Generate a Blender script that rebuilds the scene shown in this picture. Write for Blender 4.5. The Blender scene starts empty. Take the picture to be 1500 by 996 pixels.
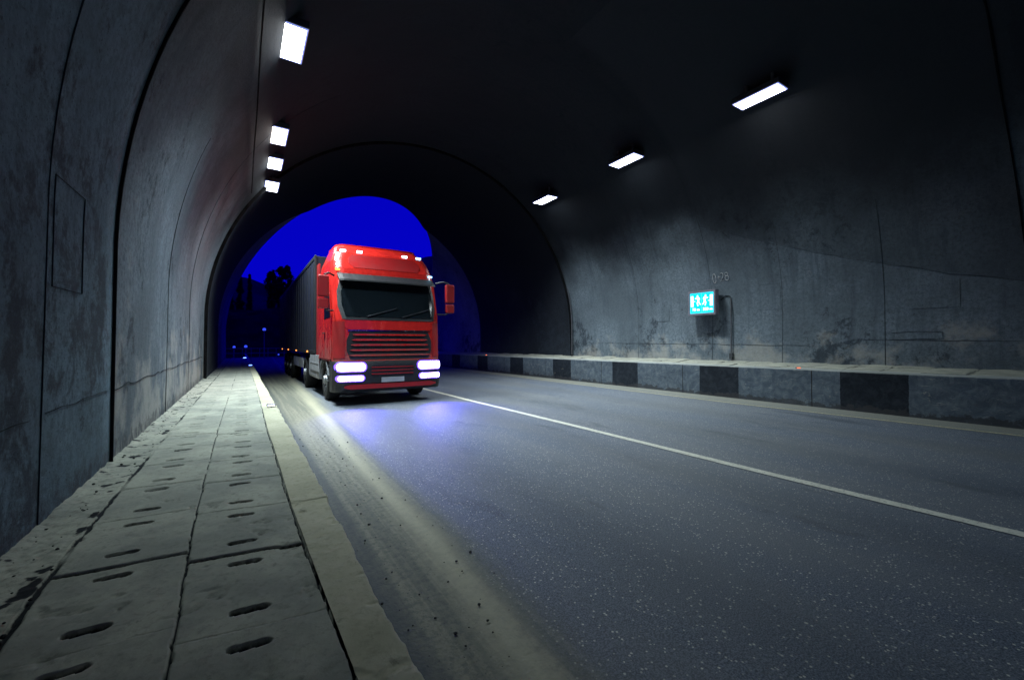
import bpy, bmesh, math, random
import numpy as np
from mathutils import Vector, Matrix
random.seed(4)
S = bpy.context.scene
COL = S.collection
R = math.radians

# ------------------------------------------------------------------ camera
H = 1.35
cam_d = bpy.data.cameras.new('camera')
cam_d.sensor_width = 36.0
cam_d.lens = 612.2 / 1500 * 36.0
cam_d.clip_start = 0.05
cam_d.clip_end = 3000
cam = bpy.data.objects.new('camera', cam_d)
COL.objects.link(cam)
cam.location = (0, 0, H)
yaw, pit, rol = R(32.941), R(0.54), R(-0.208)
f_ = Vector((math.sin(yaw) * math.cos(pit), math.cos(yaw) * math.cos(pit), math.sin(pit)))
r_ = Vector((math.cos(yaw), -math.sin(yaw), 0))
u_ = r_.cross(f_)
r2 = r_ * math.cos(rol) + u_ * math.sin(rol)
u2 = -r_ * math.sin(rol) + u_ * math.cos(rol)
m = Matrix((r2, u2, -f_)).transposed().to_4x4()
m.translation = (0, 0, H)
cam.matrix_world = m
S.camera = cam

# ------------------------------------------------------------------ world: deep blue dusk sky
SKY = 1.0
w = bpy.data.worlds.new('World')
S.world = w
w.use_nodes = True
nt = w.node_tree
nt.nodes.clear()
wo = nt.nodes.new('ShaderNodeOutputWorld')
bg = nt.nodes.new('ShaderNodeBackground')
sk = nt.nodes.new('ShaderNodeTexSky')
sk.sky_type = 'NISHITA'
sk.sun_disc = False
sk.sun_elevation = R(6)
sk.sun_rotation = R(200)
sk.air_density = 1.0
sk.dust_density = 0.3
sk.ozone_density = 4.0
bw = nt.nodes.new('ShaderNodeRGBToBW')
mp = nt.nodes.new('ShaderNodeMapRange')
mp.inputs[1].default_value = 0.0
mp.inputs[2].default_value = 8.0
mp.inputs[3].default_value = 0.5
mp.inputs[4].default_value = 0.8
mx = nt.nodes.new('ShaderNodeMix')
mx.data_type = 'RGBA'
mx.blend_type = 'MULTIPLY'
mx.inputs[0].default_value = 1.0
mx.inputs[6].default_value = (0.002, 0.0012, 1.0, 1)
nt.links.new(sk.outputs[0], bw.inputs[0])
nt.links.new(bw.outputs[0], mp.inputs[0])
nt.links.new(mp.outputs[0], mx.inputs[7])
nt.links.new(mx.outputs[2], bg.inputs[0])
bg.inputs[1].default_value = SKY
nt.links.new(bg.outputs[0], wo.inputs[0])

S.view_settings.view_transform = 'Standard'
S.view_settings.look = 'None'
S.view_settings.exposure = -0.08
S.view_settings.gamma = 1.0
S.view_settings.use_curve_mapping = False
S.render.engine = 'CYCLES'
S.cycles.use_denoising = True
S.cycles.max_bounces = 6
S.cycles.diffuse_bounces = 3
S.cycles.sample_clamp_indirect = 3.0
S.cycles.caustics_reflective = False
S.cycles.caustics_refractive = False

LAMP_L = 230.0     # watt per left row lamp
LAMP_R = 240.0
COL_L = (0.72, 0.92, 0.97)
COL_R = (0.80, 0.93, 0.95)

# ------------------------------------------------------------------ helpers
def tag(o, label=None, cat=None, group=None, kind=None):
    if label: o['label'] = label
    if cat: o['category'] = cat
    if group: o['group'] = group
    if kind: o['kind'] = kind
    return o

def empty(name, loc=(0, 0, 0), rz=0.0):
    o = bpy.data.objects.new(name, None)
    COL.objects.link(o)
    o.location = loc
    o.rotation_euler = (0, 0, rz)
    o.empty_display_size = 0.1
    return o

def link_mesh(name, me, mat, parent=None, smooth=False):
    o = bpy.data.objects.new(name, me)
    COL.objects.link(o)
    if mat is not None:
        for mm in (mat if isinstance(mat, (list, tuple)) else [mat]):
            me.materials.append(mm)
    if parent: o.parent = parent
    if smooth:
        me.polygons.foreach_set('use_smooth', [True] * len(me.polygons))
    return o

def obj(name, bm, mat, parent=None, smooth=False):
    bmesh.ops.recalc_face_normals(bm, faces=bm.faces)
    me = bpy.data.meshes.new(name)
    bm.to_mesh(me)
    bm.free()
    return link_mesh(name, me, mat, parent, smooth)

def box(bm, c, s, bev=0.0, rot=None, seg=2):
    r = bmesh.ops.create_cube(bm, size=1.0)
    vs = r['verts']
    bmesh.ops.scale(bm, vec=s, verts=vs)
    if bev > 0:
        es = list({e for v in vs for e in v.link_edges})
        rr = bmesh.ops.bevel(bm, geom=es, offset=bev, segments=seg, profile=0.6, affect='EDGES')
        vs = list({v for f in rr['faces'] for v in f.verts} | {v for v in vs if v.is_valid})
    if rot is not None:
        bmesh.ops.rotate(bm, cent=(0, 0, 0), matrix=rot, verts=vs)
    bmesh.ops.translate(bm, vec=c, verts=vs)
    return vs

def cyl(bm, p0, p1, r0, r1=None, n=16, caps=True):
    p0 = Vector(p0); p1 = Vector(p1)
    r1 = r0 if r1 is None else r1
    d = p1 - p0
    rr = bmesh.ops.create_cone(bm, cap_ends=caps, segments=n, radius1=r0, radius2=r1, depth=d.length)
    q = d.to_track_quat('Z', 'Y').to_matrix()
    bmesh.ops.rotate(bm, cent=(0, 0, 0), matrix=q, verts=rr['verts'])
    bmesh.ops.translate(bm, vec=(p0 + p1) / 2, verts=rr['verts'])
    return rr['verts']

def tube(bm, pts, r, n=10):
    pts = [Vector(p) for p in pts]
    rings = []
    up0 = None
    for i, p in enumerate(pts):
        a = pts[max(i - 1, 0)]; b = pts[min(i + 1, len(pts) - 1)]
        t = (b - a).normalized()
        up = Vector((0, 0, 1)) if abs(t.z) < 0.9 else Vector((1, 0, 0))
        x = t.cross(up).normalized()
        if up0 is not None and x.dot(up0) < 0: x = -x
        up0 = x
        y = t.cross(x)
        rad = r[i] if isinstance(r, (list, tuple)) else r
        rings.append([bm.verts.new(p + x * rad * math.cos(2 * math.pi * k / n) + y * rad * math.sin(2 * math.pi * k / n)) for k in range(n)])
    for i in range(len(rings) - 1):
        for k in range(n):
            bm.faces.new((rings[i][k], rings[i][(k + 1) % n], rings[i + 1][(k + 1) % n], rings[i + 1][k]))
    bm.faces.new(rings[0]); bm.faces.new(rings[-1][::-1])

def prism(bm, pts2, a0, a1, axis='y'):
    # pts2: closed outline; extruded along axis between a0 and a1
    def P(p, a):
        if axis == 'y': return (p[0], a, p[1])
        if axis == 'x': return (a, p[0], p[1])
        return (p[0], p[1], a)
    v0 = [bm.verts.new(P(p, a0)) for p in pts2]
    v1 = [bm.verts.new(P(p, a1)) for p in pts2]
    n = len(pts2)
    bm.faces.new(v0); bm.faces.new(v1[::-1])
    for i in range(n):
        bm.faces.new((v0[i], v1[i], v1[(i + 1) % n], v0[(i + 1) % n]))

def gridmesh(name, P, attr=None):
    # P: (n,m,3) numpy array -> mesh
    n, m_, _ = P.shape
    me = bpy.data.meshes.new(name)
    idx = np.arange(n * m_).reshape(n, m_)
    f = np.stack([idx[:-1, :-1], idx[:-1, 1:], idx[1:, 1:], idx[1:, :-1]], -1).reshape(-1, 4)
    me.vertices.add(n * m_)
    me.vertices.foreach_set('co', P.reshape(-1).astype(np.float32))
    me.loops.add(f.size)
    me.loops.foreach_set('vertex_index', f.reshape(-1).astype(np.int32))
    me.polygons.add(len(f))
    me.polygons.foreach_set('loop_start', (np.arange(len(f)) * 4).astype(np.int32))
    me.polygons.foreach_set('loop_total', np.full(len(f), 4, np.int32))
    me.polygons.foreach_set('use_smooth', np.ones(len(f), bool))
    me.update()
    me.validate()
    if attr is not None:
        a = me.attributes.new('grime', 'FLOAT', 'POINT')
        a.data.foreach_set('value', attr.reshape(-1).astype(np.float32))
    return me

rng = np.random.default_rng(7)
def vnoise(X, Y, sx, sy=None, seed=0):
    # smooth value noise in 0..1
    sy = sx if sy is None else sy
    g = np.random.default_rng(seed).random((256, 256))
    x = X / sx + 91.3; y = Y / sy + 57.7
    xi = np.floor(x).astype(int); yi = np.floor(y).astype(int)
    fx = x - xi; fy = y - yi
    fx = fx * fx * (3 - 2 * fx); fy = fy * fy * (3 - 2 * fy)
    a = g[xi % 256, yi % 256]; b = g[(xi + 1) % 256, yi % 256]
    c = g[xi % 256, (yi + 1) % 256]; d = g[(xi + 1) % 256, (yi + 1) % 256]
    return (a * (1 - fx) + b * fx) * (1 - fy) + (c * (1 - fx) + d * fx) * fy

def fbm(X, Y, s, sy=None, seed=0, oct=4):
    sy = s if sy is None else sy
    t = 0; amp = 1; tot = 0
    for k in range(oct):
        t = t + amp * vnoise(X, Y, s / 2 ** k, sy / 2 ** k, seed + k); tot += amp; amp *= 0.5
    return t / tot

# ------------------------------------------------------------------ materials
class NB:
    """small node builder"""
    def __init__(s, name, rough=0.8, spec=0.3, metal=0.0):
        s.m = bpy.data.materials.new(name); s.m.use_nodes = True
        s.t = s.m.node_tree; s.b = s.t.nodes['Principled BSDF']
        s.b.inputs['Roughness'].default_value = rough
        s.b.inputs['Specular IOR Level'].default_value = spec
        s.b.inputs['Metallic'].default_value = metal
        s.co = s.t.nodes.new('ShaderNodeNewGeometry').outputs['Position']
    def n(s, t, **k):
        x = s.t.nodes.new(t)
        for a, b in k.items(): setattr(x, a, b)
        return x
    def L(s, a, b): s.t.links.new(a, b)
    def put(s, sock, v):
        if isinstance(v, bpy.types.NodeSocket): s.L(v, sock)
        else: sock.default_value = v
    def scale(s, v, sc):
        x = s.n('ShaderNodeVectorMath', operation='MULTIPLY'); s.put(x.inputs[0], v); x.inputs[1].default_value = sc
        return x.outputs[0]
    def noise(s, sc, det=5, rough=0.6, vec=None, dist=0.0):
        x = s.n('ShaderNodeTexNoise'); s.L(vec if vec is not None else s.co, x.inputs['Vector'])
        x.inputs['Scale'].default_value = sc; x.inputs['Detail'].default_value = det
        x.inputs['Roughness'].default_value = rough; x.inputs['Distortion'].default_value = dist
        return x.outputs['Fac']
    def ramp(s, fac, stops):
        x = s.n('ShaderNodeMapRange'); s.put(x.inputs[0], fac)
        x.inputs[1].default_value, x.inputs[2].default_value, x.inputs[3].default_value, x.inputs[4].default_value = stops
        x.interpolation_type = 'SMOOTHSTEP'
        return x.outputs[0]
    def mix(s, f, a, b, mode='MIX'):
        x = s.n('ShaderNodeMix', data_type='RGBA', blend_type=mode)
        s.put(x.inputs[0], f); s.put(x.inputs[6], a if isinstance(a, bpy.types.NodeSocket) else (*a, 1)); s.put(x.inputs[7], b if isinstance(b, bpy.types.NodeSocket) else (*b, 1))
        return x.outputs[2]
    def math(s, op, a, b=0.0, c=0.0):
        x = s.n('ShaderNodeMath', operation=op); s.put(x.inputs[0], a); s.put(x.inputs[1], b); s.put(x.inputs[2], c)
        return x.outputs[0]
    def xyz(s):
        x = s.n('ShaderNodeSeparateXYZ'); s.L(s.co, x.inputs[0]); return x.outputs
    def attr(s, name):
        x = s.n('ShaderNodeAttribute', attribute_name=name); return x.outputs['Fac']
    def color(s, c): s.put(s.b.inputs['Base Color'], c if isinstance(c, bpy.types.NodeSocket) else (*c, 1))
    def bump(s, h, st=0.3, d=0.01):
        x = s.n('ShaderNodeBump'); s.L(h, x.inputs['Height']); x.inputs['Strength'].default_value = st; x.inputs['Distance'].default_value = d
        s.L(x.outputs[0], s.b.inputs['Normal'])

def plain(name, c, rough=0.6, spec=0.4, metal=0.0, var=0.15, sc=6.0, bump=0.0, coat=0.0):
    b = NB(name, rough, spec, metal)
    tc = b.n('ShaderNodeTexCoord').outputs['Object']
    n1 = b.noise(sc, 4, 0.6, tc)
    d = tuple(max(0, x * (1 - var * 2)) for x in c)
    b.color(b.mix(b.ramp(n1, (0.35, 0.7, 0, 1)), d, c))
    b.put(b.b.inputs['Roughness'], b.ramp(n1, (0.3, 0.7, min(1, rough + 0.1), max(0.03, rough - 0.08))))
    if coat: b.b.inputs['Coat Weight'].default_value = coat
    if bump: b.bump(b.noise(sc * 6, 3, 0.6, tc), bump, 0.005)
    return b.m

def glow(name, c, st):
    b = NB(name, 0.3)
    b.color(tuple(min(1, x) * 0.8 for x in c))
    b.b.inputs['Emission Color'].default_value = (*c, 1)
    b.b.inputs['Emission Strength'].default_value = st
    return b.m

# --- concrete lining: formwork streaks, blotches, painted crown shade, damp foot, pitting
def mat_lining(name, base=(0.30, 0.32, 0.34), dark=(0.10, 0.11, 0.13), crown_shade=0.65, flake=0.0, right_line=False):
    b = NB(name, 0.85, 0.25)
    x, y, z = b.xyz()
    big = b.noise(0.55, 5, 0.6)
    streak = b.noise(1.0, 6, 0.72, b.scale(b.co, (0.8, 4.5, 0.45)), 0.15)
    fine = b.noise(16, 6, 0.78)
    pits = b.noise(46, 3, 0.65)
    c = b.mix(b.ramp(big, (0.34, 0.66, 0, 1)), tuple(v * 0.62 for v in base), base)
    c = b.mix(b.ramp(streak, (0.46, 0.72, 0, 0.55)), c, dark)
    c = b.mix(b.ramp(fine, (0.38, 0.70, 0, 0.85)), c, tuple(v * 0.42 for v in base))
    scr = b.noise(7, 6, 0.8, b.scale(b.co, (1, 1.8, 5.0)), 0.8)
    c = b.mix(b.ramp(scr, (0.56, 0.74, 0, 0.40)), c, tuple(min(1, v * 1.6) for v in base))
    c = b.mix(b.ramp(pits, (0.60, 0.68, 0, 0.6)), c, (0.02, 0.025, 0.035))
    bl = b.noise(3.2, 9, 0.80, b.scale(b.co, (1, 1.0, 0.9)), 0.25)
    band = b.math('ADD', b.ramp(b.noise(0.5, 2, 0.5), (0.42, 0.62, -0.05, 0.10)), b.ramp(z, (1.0, 3.0, 0.03, -0.04)))
    c = b.mix(b.ramp(b.math('ADD', bl, band), (0.57, 0.68, 0, 0.78)), c, (0.03, 0.04, 0.055))
    # efflorescence / bare flaked render near the foot
    if flake:
        fl = b.math('ADD', b.noise(1.1, 5, 0.7), b.ramp(z, (0.4, 2.3, flake, -0.12)))
        c = b.mix(b.ramp(fl, (0.52, 0.70, 0, 0.55)), c, (0.44, 0.42, 0.38))
    # damp foot
    foot = b.math('ADD', b.ramp(z, (0.46, 0.85, 0.20, -0.15)), b.noise(7, 8, 0.82, b.scale(b.co, (1, 1.2, 0.7))))
    c = b.mix(b.ramp(foot, (0.58, 0.76, 0, 0.75)), c, (0.04, 0.045, 0.055))
    # unlit crown painted dark in the colour, with an uneven lower edge
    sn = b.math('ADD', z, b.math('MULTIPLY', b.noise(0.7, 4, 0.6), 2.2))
    c = b.mix(b.ramp(sn, (3.9, 6.6, 0, crown_shade)), c, (0.010, 0.014, 0.020))
    if right_line:
        # later pour: darker lift above a slanting construction line
        ln = b.math('SUBTRACT', z, b.math('ADD', b.math('ADD', b.math('MULTIPLY', y, 0.25), b.math('MULTIPLY', b.math('MULTIPLY', y, y), 0.0175)), b.math('ADD', 1.99, b.math('MULTIPLY', b.noise(2.0, 3, 0.6), 0.12))))
        rt = b.math('GREATER_THAN', x, 6.0)
        a = b.math('MULTIPLY', b.math('MULTIPLY', b.ramp(ln, (0.0, 0.03, 0, 0.42)), rt), b.ramp(y, (6.7, 6.95, 1, 0)))
        c = b.mix(a, c, (0.035, 0.045, 0.055))
    b.color(c)
    h = b.math('ADD', b.math('MULTIPLY', fine, 0.5), b.math('ADD', b.math('MULTIPLY', pits, -0.25), b.math('MULTIPLY', scr, 0.5)))
    b.bump(h, 0.8, 0.016)
    return b.m

M = {}
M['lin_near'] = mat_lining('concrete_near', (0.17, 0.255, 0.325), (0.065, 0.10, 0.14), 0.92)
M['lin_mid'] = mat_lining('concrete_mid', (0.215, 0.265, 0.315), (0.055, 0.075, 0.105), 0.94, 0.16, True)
M['lin_dark'] = mat_lining('concrete_unlit', (0.03, 0.037, 0.05), (0.014, 0.016, 0.022), 0.85)  # shade of the unlit end section put into a near-black concrete colour
M['lin_end'] = mat_lining('concrete_portal', (0.42, 0.42, 0.44), (0.25, 0.25, 0.27), 0.2)  # paler concrete stands in for sky light on the end
M['joint'] = plain('joint_sealant', (0.012, 0.013, 0.015), 0.9, 0.1, var=0.3, bump=0.3)
M['groove'] = plain('groove_dark', (0.045, 0.055, 0.065), 0.95, 0.05)
M['outer'] = plain('outer_rock', (0.10, 0.10, 0.10), 0.95, 0.1, bump=0.5, sc=1.0)

# asphalt
def mat_road():
    b = NB('asphalt', 0.72, 0.45)
    x, y, z = b.xyz()
    agg = b.n('ShaderNodeTexVoronoi'); b.L(b.co, agg.inputs['Vector']); agg.inputs['Scale'].default_value = 62
    cellc = b.n('ShaderNodeSeparateColor'); b.L(agg.outputs['Color'], cellc.inputs[0])
    n_f = b.noise(130, 3, 0.7)
    n_b = b.noise(1.1, 4, 0.6, b.scale(b.co, (1.0, 0.25, 1)))
    c = b.mix(b.ramp(n_f, (0.40, 0.64, 0, 1)), (0.026, 0.038, 0.062), (0.160, 0.178, 0.225))
    c = b.mix(b.ramp(n_b, (0.35, 0.68, 0, 0.45)), c, (0.15, 0.15, 0.15))
    bright = b.math('MULTIPLY', b.ramp(cellc.outputs[0], (0.84, 0.90, 0, 1)), b.ramp(agg.outputs['Distance'], (0.28, 0.42, 1, 0)))
    bright = b.math('MULTIPLY', bright, b.ramp(b.noise(5, 4, 0.7), (0.32, 0.58, 0.3, 1)))
    c = b.mix(b.math('MULTIPLY', bright, 0.95), c, (0.55, 0.53, 0.45))
    v2 = b.n('ShaderNodeTexVoronoi'); b.L(b.co, v2.inputs['Vector']); v2.inputs['Scale'].default_value = 16
    c2 = b.n('ShaderNodeSeparateColor'); b.L(v2.outputs['Color'], c2.inputs[0])
    chip = b.math('MULTIPLY', b.ramp(c2.outputs[1], (0.87, 0.89, 0, 1)), b.ramp(b.math('ADD', v2.outputs['Distance'], b.math('MULTIPLY', n_f, 0.2)), (0.20, 0.26, 1, 0)))
    c = b.mix(b.math('MULTIPLY', chip, 0.8), c, (0.50, 0.48, 0.40))
    # polished wheel tracks, slightly bluer and darker
    for cx, wd in ((2.15, 0.35), (3.9, 0.35), (5.9, 0.4), (7.7, 0.4)):
        d = b.math('ABSOLUTE', b.math('SUBTRACT', x, cx))
        c = b.mix(b.math('MULTIPLY', b.ramp(d, (0.0, wd * 1.6, 0.30, 0)), 1.0), c, (0.045, 0.05, 0.06))
    oil = b.noise(0.9, 6, 0.7, b.scale(b.co, (1.6, 0.5, 1)), 0.3)
    c = b.mix(b.ramp(oil, (0.56, 0.68, 0, 0.55)), c, (0.022, 0.028, 0.042))
    # drifted dust along the kerb: edge follows X ~ 1.15 + .03*y
    wob = b.math('ADD', b.math('MULTIPLY', b.noise(0.8, 3, 0.5, b.scale(b.co, (1, 0.35, 1))), 0.28), b.math('MULTIPLY', b.noise(9, 4, 0.7), 0.10))
    e = b.math('SUBTRACT', b.math('SUBTRACT', x, b.math('MULTIPLY', y, 0.035)), wob)
    dust = b.ramp(e, (0.83, 1.16, 1, 0))
    dn = b.noise(22, 5, 0.75)
    lane = b.noise(2.2, 5, 0.6, b.scale(b.co, (5.0, 0.10, 1)))
    dc = b.mix(b.ramp(lane, (0.38, 0.62, 0, 1)), (0.14, 0.138, 0.11), (0.235, 0.22, 0.165))
    dc = b.mix(b.ramp(dn, (0.42, 0.66, 0, 0.65)), dc, (0.075, 0.08, 0.075))
    dc = b.mix(b.ramp(b.noise(60, 2, 0.5), (0.68, 0.72, 0, 0.8)), dc, (0.03, 0.03, 0.03))
    # old worn edge line: pale ridge where the dust stops
    ridge = b.math('MULTIPLY', b.ramp(e, (0.62, 0.80, 0, 1)), b.ramp(e, (0.80, 1.02, 1, 0)))
    dc = b.mix(b.math('MULTIPLY', ridge, 0.55), dc, (0.42, 0.385, 0.28))
    dc = b.mix(b.ramp(b.math('ADD', x, b.math('MULTIPLY', b.noise(4, 4, 0.7), 0.12)), (0.66, 0.88, 0.80, 0)), dc, (0.055, 0.062, 0.068))
    c = b.mix(dust, c, dc)
    # dust along the far kerb
    fr = b.ramp(b.math('ADD', x, b.math('MULTIPLY', b.noise(3, 4, 0.6), 0.25)), (9.45, 9.85, 0, 0.8))
    c = b.mix(fr, c, b.mix(dn, (0.15, 0.15, 0.13), (0.26, 0.25, 0.20)))
    b.color(c)
    b.put(b.b.inputs['Roughness'], b.ramp(dust, (0, 1, 0.62, 0.95)))
    b.bump(b.math('ADD', b.math('MULTIPLY', n_f, 0.8), b.math('MULTIPLY', agg.outputs['Distance'], 0.6)), 0.65, 0.006)
    return b.m
M['road'] = mat_road()

def mat_paint(name, c, wear=0.56):
    b = NB(name, 0.7, 0.3)
    n1 = b.noise(40, 4, 0.75); n2 = b.noise(5, 4, 0.7)
    cc = b.mix(b.ramp(n1, (wear, wear + 0.08, 0, 0.8)), c, (0.10, 0.10, 0.10))
    cc = b.mix(b.ramp(n2, (0.35, 0.7, 0, 0.4)), cc, tuple(v * 0.55 for v in c))
    b.color(cc); b.bump(n1, 0.4, 0.004)
    return b.m
M['line'] = mat_paint('line_paint', (0.62, 0.59, 0.50))
M['edge_line'] = mat_paint('edge_line_paint', (0.40, 0.37, 0.25), 0.50)

def mat_walk(name, base, alt, gr=(0.010, 0.012, 0.016)):
    b = NB(name, 0.88, 0.25)
    g = b.attr('grime')
    n1 = b.noise(2.3, 5, 0.65); n2 = b.noise(30, 4, 0.75); n3 = b.noise(9, 6, 0.75, None, 0.7)
    c = b.mix(b.ramp(n1, (0.35, 0.66, 0, 1)), base, alt)
    c = b.mix(b.ramp(n2, (0.48, 0.72, 0, 0.5)), c, tuple(v * 0.6 for v in base))
    c = b.mix(b.ramp(n3, (0.60, 0.70, 0, 0.6)), c, tuple(v * 0.42 for v in base))
    c = b.mix(b.ramp(b.math('ADD', g, b.math('MULTIPLY', b.math('SUBTRACT', n2, 0.5), 0.5)), (0.30, 0.75, 0, 1)), c, gr)
    b.color(c); b.bump(b.math('ADD', b.math('MULTIPLY', n2, 0.7), n3), 0.45, 0.006)
    return b.m
M['walk'] = mat_walk('paving_concrete', (0.27, 0.27, 0.235), (0.40, 0.39, 0.325))
M['kerbtop'] = mat_walk('kerb_concrete', (0.44, 0.41, 0.30), (0.54, 0.50, 0.375))

def mat_kerb_face():
    b = NB('painted_kerb', 0.8, 0.25)
    x, y, z = b.xyz()
    wob = b.math('MULTIPLY', b.math('SUBTRACT', b.noise(14, 3, 0.6), 0.5), 0.03)
    ph = b.math('FRACT', b.math('DIVIDE', b.math('ADD', b.math('SUBTRACT', y, 2.46), wob), 3.09))
    blk = b.math('LESS_THAN', ph, 0.335)
    n1 = b.noise(6, 6, 0.75, None, 0.8); n2 = b.noise(45, 3, 0.7)
    lt = b.mix(b.ramp(n1, (0.40, 0.66, 0, 1)), (0.085, 0.11, 0.145), (0.15, 0.18, 0.21))
    lt = b.mix(b.ramp(b.noise(12, 4, 0.7, b.scale(b.co, (1, 0.4, 2.5)), 1.5), (0.60, 0.68, 0, 0.6)), lt, (0.42, 0.42, 0.40))
    dk = b.mix(b.ramp(n1, (0.40, 0.66, 0, 1)), (0.012, 0.017, 0.026), (0.026, 0.033, 0.045))
    c = b.mix(blk, lt, dk)
    c = b.mix(b.ramp(b.noise(3.5, 5, 0.8), (0.66, 0.70, 0, 0.6)), c, (0.38, 0.36, 0.31))
    ft = b.math('ADD', b.ramp(z, (0.0, 0.28, 0.30, -0.2)), b.noise(5, 5, 0.7))
    c = b.mix(b.ramp(ft, (0.62, 0.72, 0, 0.8)), c, (0.05, 0.05, 0.055))
    # joints between cast blocks
    jp = b.math('FRACT', b.math('DIVIDE', b.math('SUBTRACT', y, 0.9), 3.09))
    c = b.mix(b.math('LESS_THAN', jp, 0.006), c, (0.02, 0.02, 0.02))
    top = b.ramp(b.math('ADD', z, b.math('MULTIPLY', n1, 0.03)), (0.768, 0.785, 0, 0.9))
    c = b.mix(top, c, (0.30, 0.31, 0.30))
    b.color(c); b.bump(b.math('ADD', n1, b.math('MULTIPLY', n2, 0.4)), 0.6, 0.012)
    return b.m
M['kerbface'] = mat_kerb_face()

# ------------------------------------------------------------------ tunnel profile
CX, CZ, RAD = 5.25, 1.95, 6.08
def prof(t, r=RAD):
    """t in 0..1 from left foot over the crown to right foot; returns x,z"""
    Lw = 2.4; La = math.pi * r; T = Lw * 2 + La
    s = t * T
    if s < Lw: return (CX - r - 0.035 * (1 - s / Lw) , CZ - Lw + s)
    if s > Lw + La: return (CX + r, CZ - (s - Lw - La))
    a = math.pi - (s - Lw) / r
    return (CX + r * math.cos(a), CZ + r * math.sin(a))

def tunnel_section(name, y0f, y1f, r, mat, parent, ny=60, nt_=120, amp=0.005, thick=0.45):
    """closed shell; y0f/y1f: functions of (t, z)"""
    ts = np.linspace(0, 1, nt_)
    pin = np.array([prof(t, r) for t in ts]); pout = np.array([prof(t, r + thick) for t in ts])
    # keep the foot of the outer skin at the same level
    pout[:, 1] = np.maximum(pout[:, 1], pin[0, 1])
    V = []; y0 = np.array([y0f(t, p[1]) for t, p in zip(ts, pin)]); y1 = np.array([y1f(t, p[1]) for t, p in zip(ts, pin)])
    k = np.linspace(0, 1, ny)
    Y = y0[:, None] * (1 - k) + y1[:, None] * k
    XI = np.repeat(pin[:, :1], ny, 1); ZI = np.repeat(pin[:, 1:], ny, 1)
    arc = np.repeat((ts * 24)[:, None], ny, 1)
    d = (fbm(arc, Y, 1.7, seed=11) - 0.5) * 2 * amp
    nx = (CX - XI); nz = np.where(ZI > CZ, CZ - ZI, 0); ln = np.sqrt(nx ** 2 + nz ** 2) + 1e-6
    XI = XI + nx / ln * d; ZI = ZI + nz / ln * d
    XO = np.repeat(pout[:, :1], ny, 1); ZO = np.repeat(pout[:, 1:], ny, 1)
    PI_ = np.stack([XI, Y, ZI], -1); PO = np.stack([XO, Y, ZO], -1)
    P = np.concatenate([PI_, PO[:, ::-1], PI_[:, :1]], 1)      # loop inner -> outer -> back
    me = gridmesh(name, P)
    return link_mesh(name, me, mat, parent)

tun = empty('road_tunnel', (0, 0, 0))
tag(tun, 'arched concrete road tunnel with unlit crown painted dark, stained walls and open far end', 'tunnel')
def JA(t, z):
    k = min(1, max(0, (t - 0.3) / 0.4)); k = k * k * (3 - 2 * k)
    return 4.42 - 0.25 * t - 2.9 * k - max(0, t - 0.75) * 0.9
#                     # slanting joint near the camera
JB = lambda t, z: 13.9 - 1.0 * t
JC = lambda t, z: 20.7
def JD(t, z):
    return 19.0 + (max(0, 8.0 - z) * 2.55 if z > 3.2 else 12.2 + (3.2 - z) * 0.8)
def JCc(t, z): return min(20.7, JD(t, z) - 0.04) if z > 7.2 else 20.7
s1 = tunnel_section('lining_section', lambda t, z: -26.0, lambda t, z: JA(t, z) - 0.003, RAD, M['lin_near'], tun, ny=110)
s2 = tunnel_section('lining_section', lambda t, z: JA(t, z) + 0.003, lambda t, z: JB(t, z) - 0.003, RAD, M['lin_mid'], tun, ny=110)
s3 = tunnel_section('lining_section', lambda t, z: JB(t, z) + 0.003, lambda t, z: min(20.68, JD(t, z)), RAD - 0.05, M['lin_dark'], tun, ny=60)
tag(s3, 'end section of the lining painted dark to read as unlit')
def Jn(t, z): return min(20.7, JD(t, z) - 0.0)
s4 = tunnel_section('portal_collar', lambda t, z: min(20.70, JD(t, z) - 0.01), JD, RAD + 0.0, M['lin_end'], tun, ny=40)
tag(s4, 'bevelled portal collar lit blue by the dusk sky')

def ring_strip(name, yf, wdt, mat, t0=0.0, t1=1.0, off=0.02, n=110, depth=0.03):
    bm = bmesh.new(); prev = None
    for i in range(n + 1):
        t = t0 + (t1 - t0) * i / n
        x, z = prof(t, RAD - off); x2, z2 = prof(t, RAD - off + depth + 0.02)
        y = yf(t, z); ww = wdt * 0.62 * (0.6 + 0.8 * vnoise(np.array(t * 30.0), np.array(y), 1.0, seed=3).item()) / 2
        cur = [bm.verts.new(p) for p in ((x2, y - ww, z2), (x, y - ww * 0.8, z), (x, y + ww * 0.8, z), (x2, y + ww, z2))]
        if prev:
            for k in range(3): bm.faces.new((prev[k], cur[k], cur[k + 1], prev[k + 1]))
            bm.faces.new((prev[3], cur[3], cur[0], prev[0]))
        else: bm.faces.new(cur)
        prev = cur
    bm.faces.new(prev[::-1])
    return obj(name, bm, mat, tun)
ring_strip('joint_strip', JA, 0.034, M['joint'])
ring_strip('joint_strip', JB, 0.10, M['joint'], off=0.075, depth=0.06)
ring_strip('joint_strip', lambda t, z: 3.02 + 0.05 * math.sin(9 * t), 0.0045, M['groove'], 0.0, 0.42, off=0.006)
ring_strip('joint_strip', lambda t, z: 10.0 + 0.06 * math.sin(7 * t), 0.014, M['groove'], 0.0, 0.35, off=0.006)
ring_strip('joint_strip', lambda t, z: 7.2 + 0.05 * math.sin(11 * t), 0.010, M['groove'], 0.0, 0.20, off=0.006)
ring_strip('joint_strip', lambda t, z: 6.95 + 0.05 * math.sin(13 * t), 0.014, M['groove'], 0.66, 1.0, off=0.006)
ring_strip('joint_strip', lambda t, z: 9.6 + 0.05 * math.sin(13 * t), 0.010, M['groove'], 0.74, 1.0, off=0.006)
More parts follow.
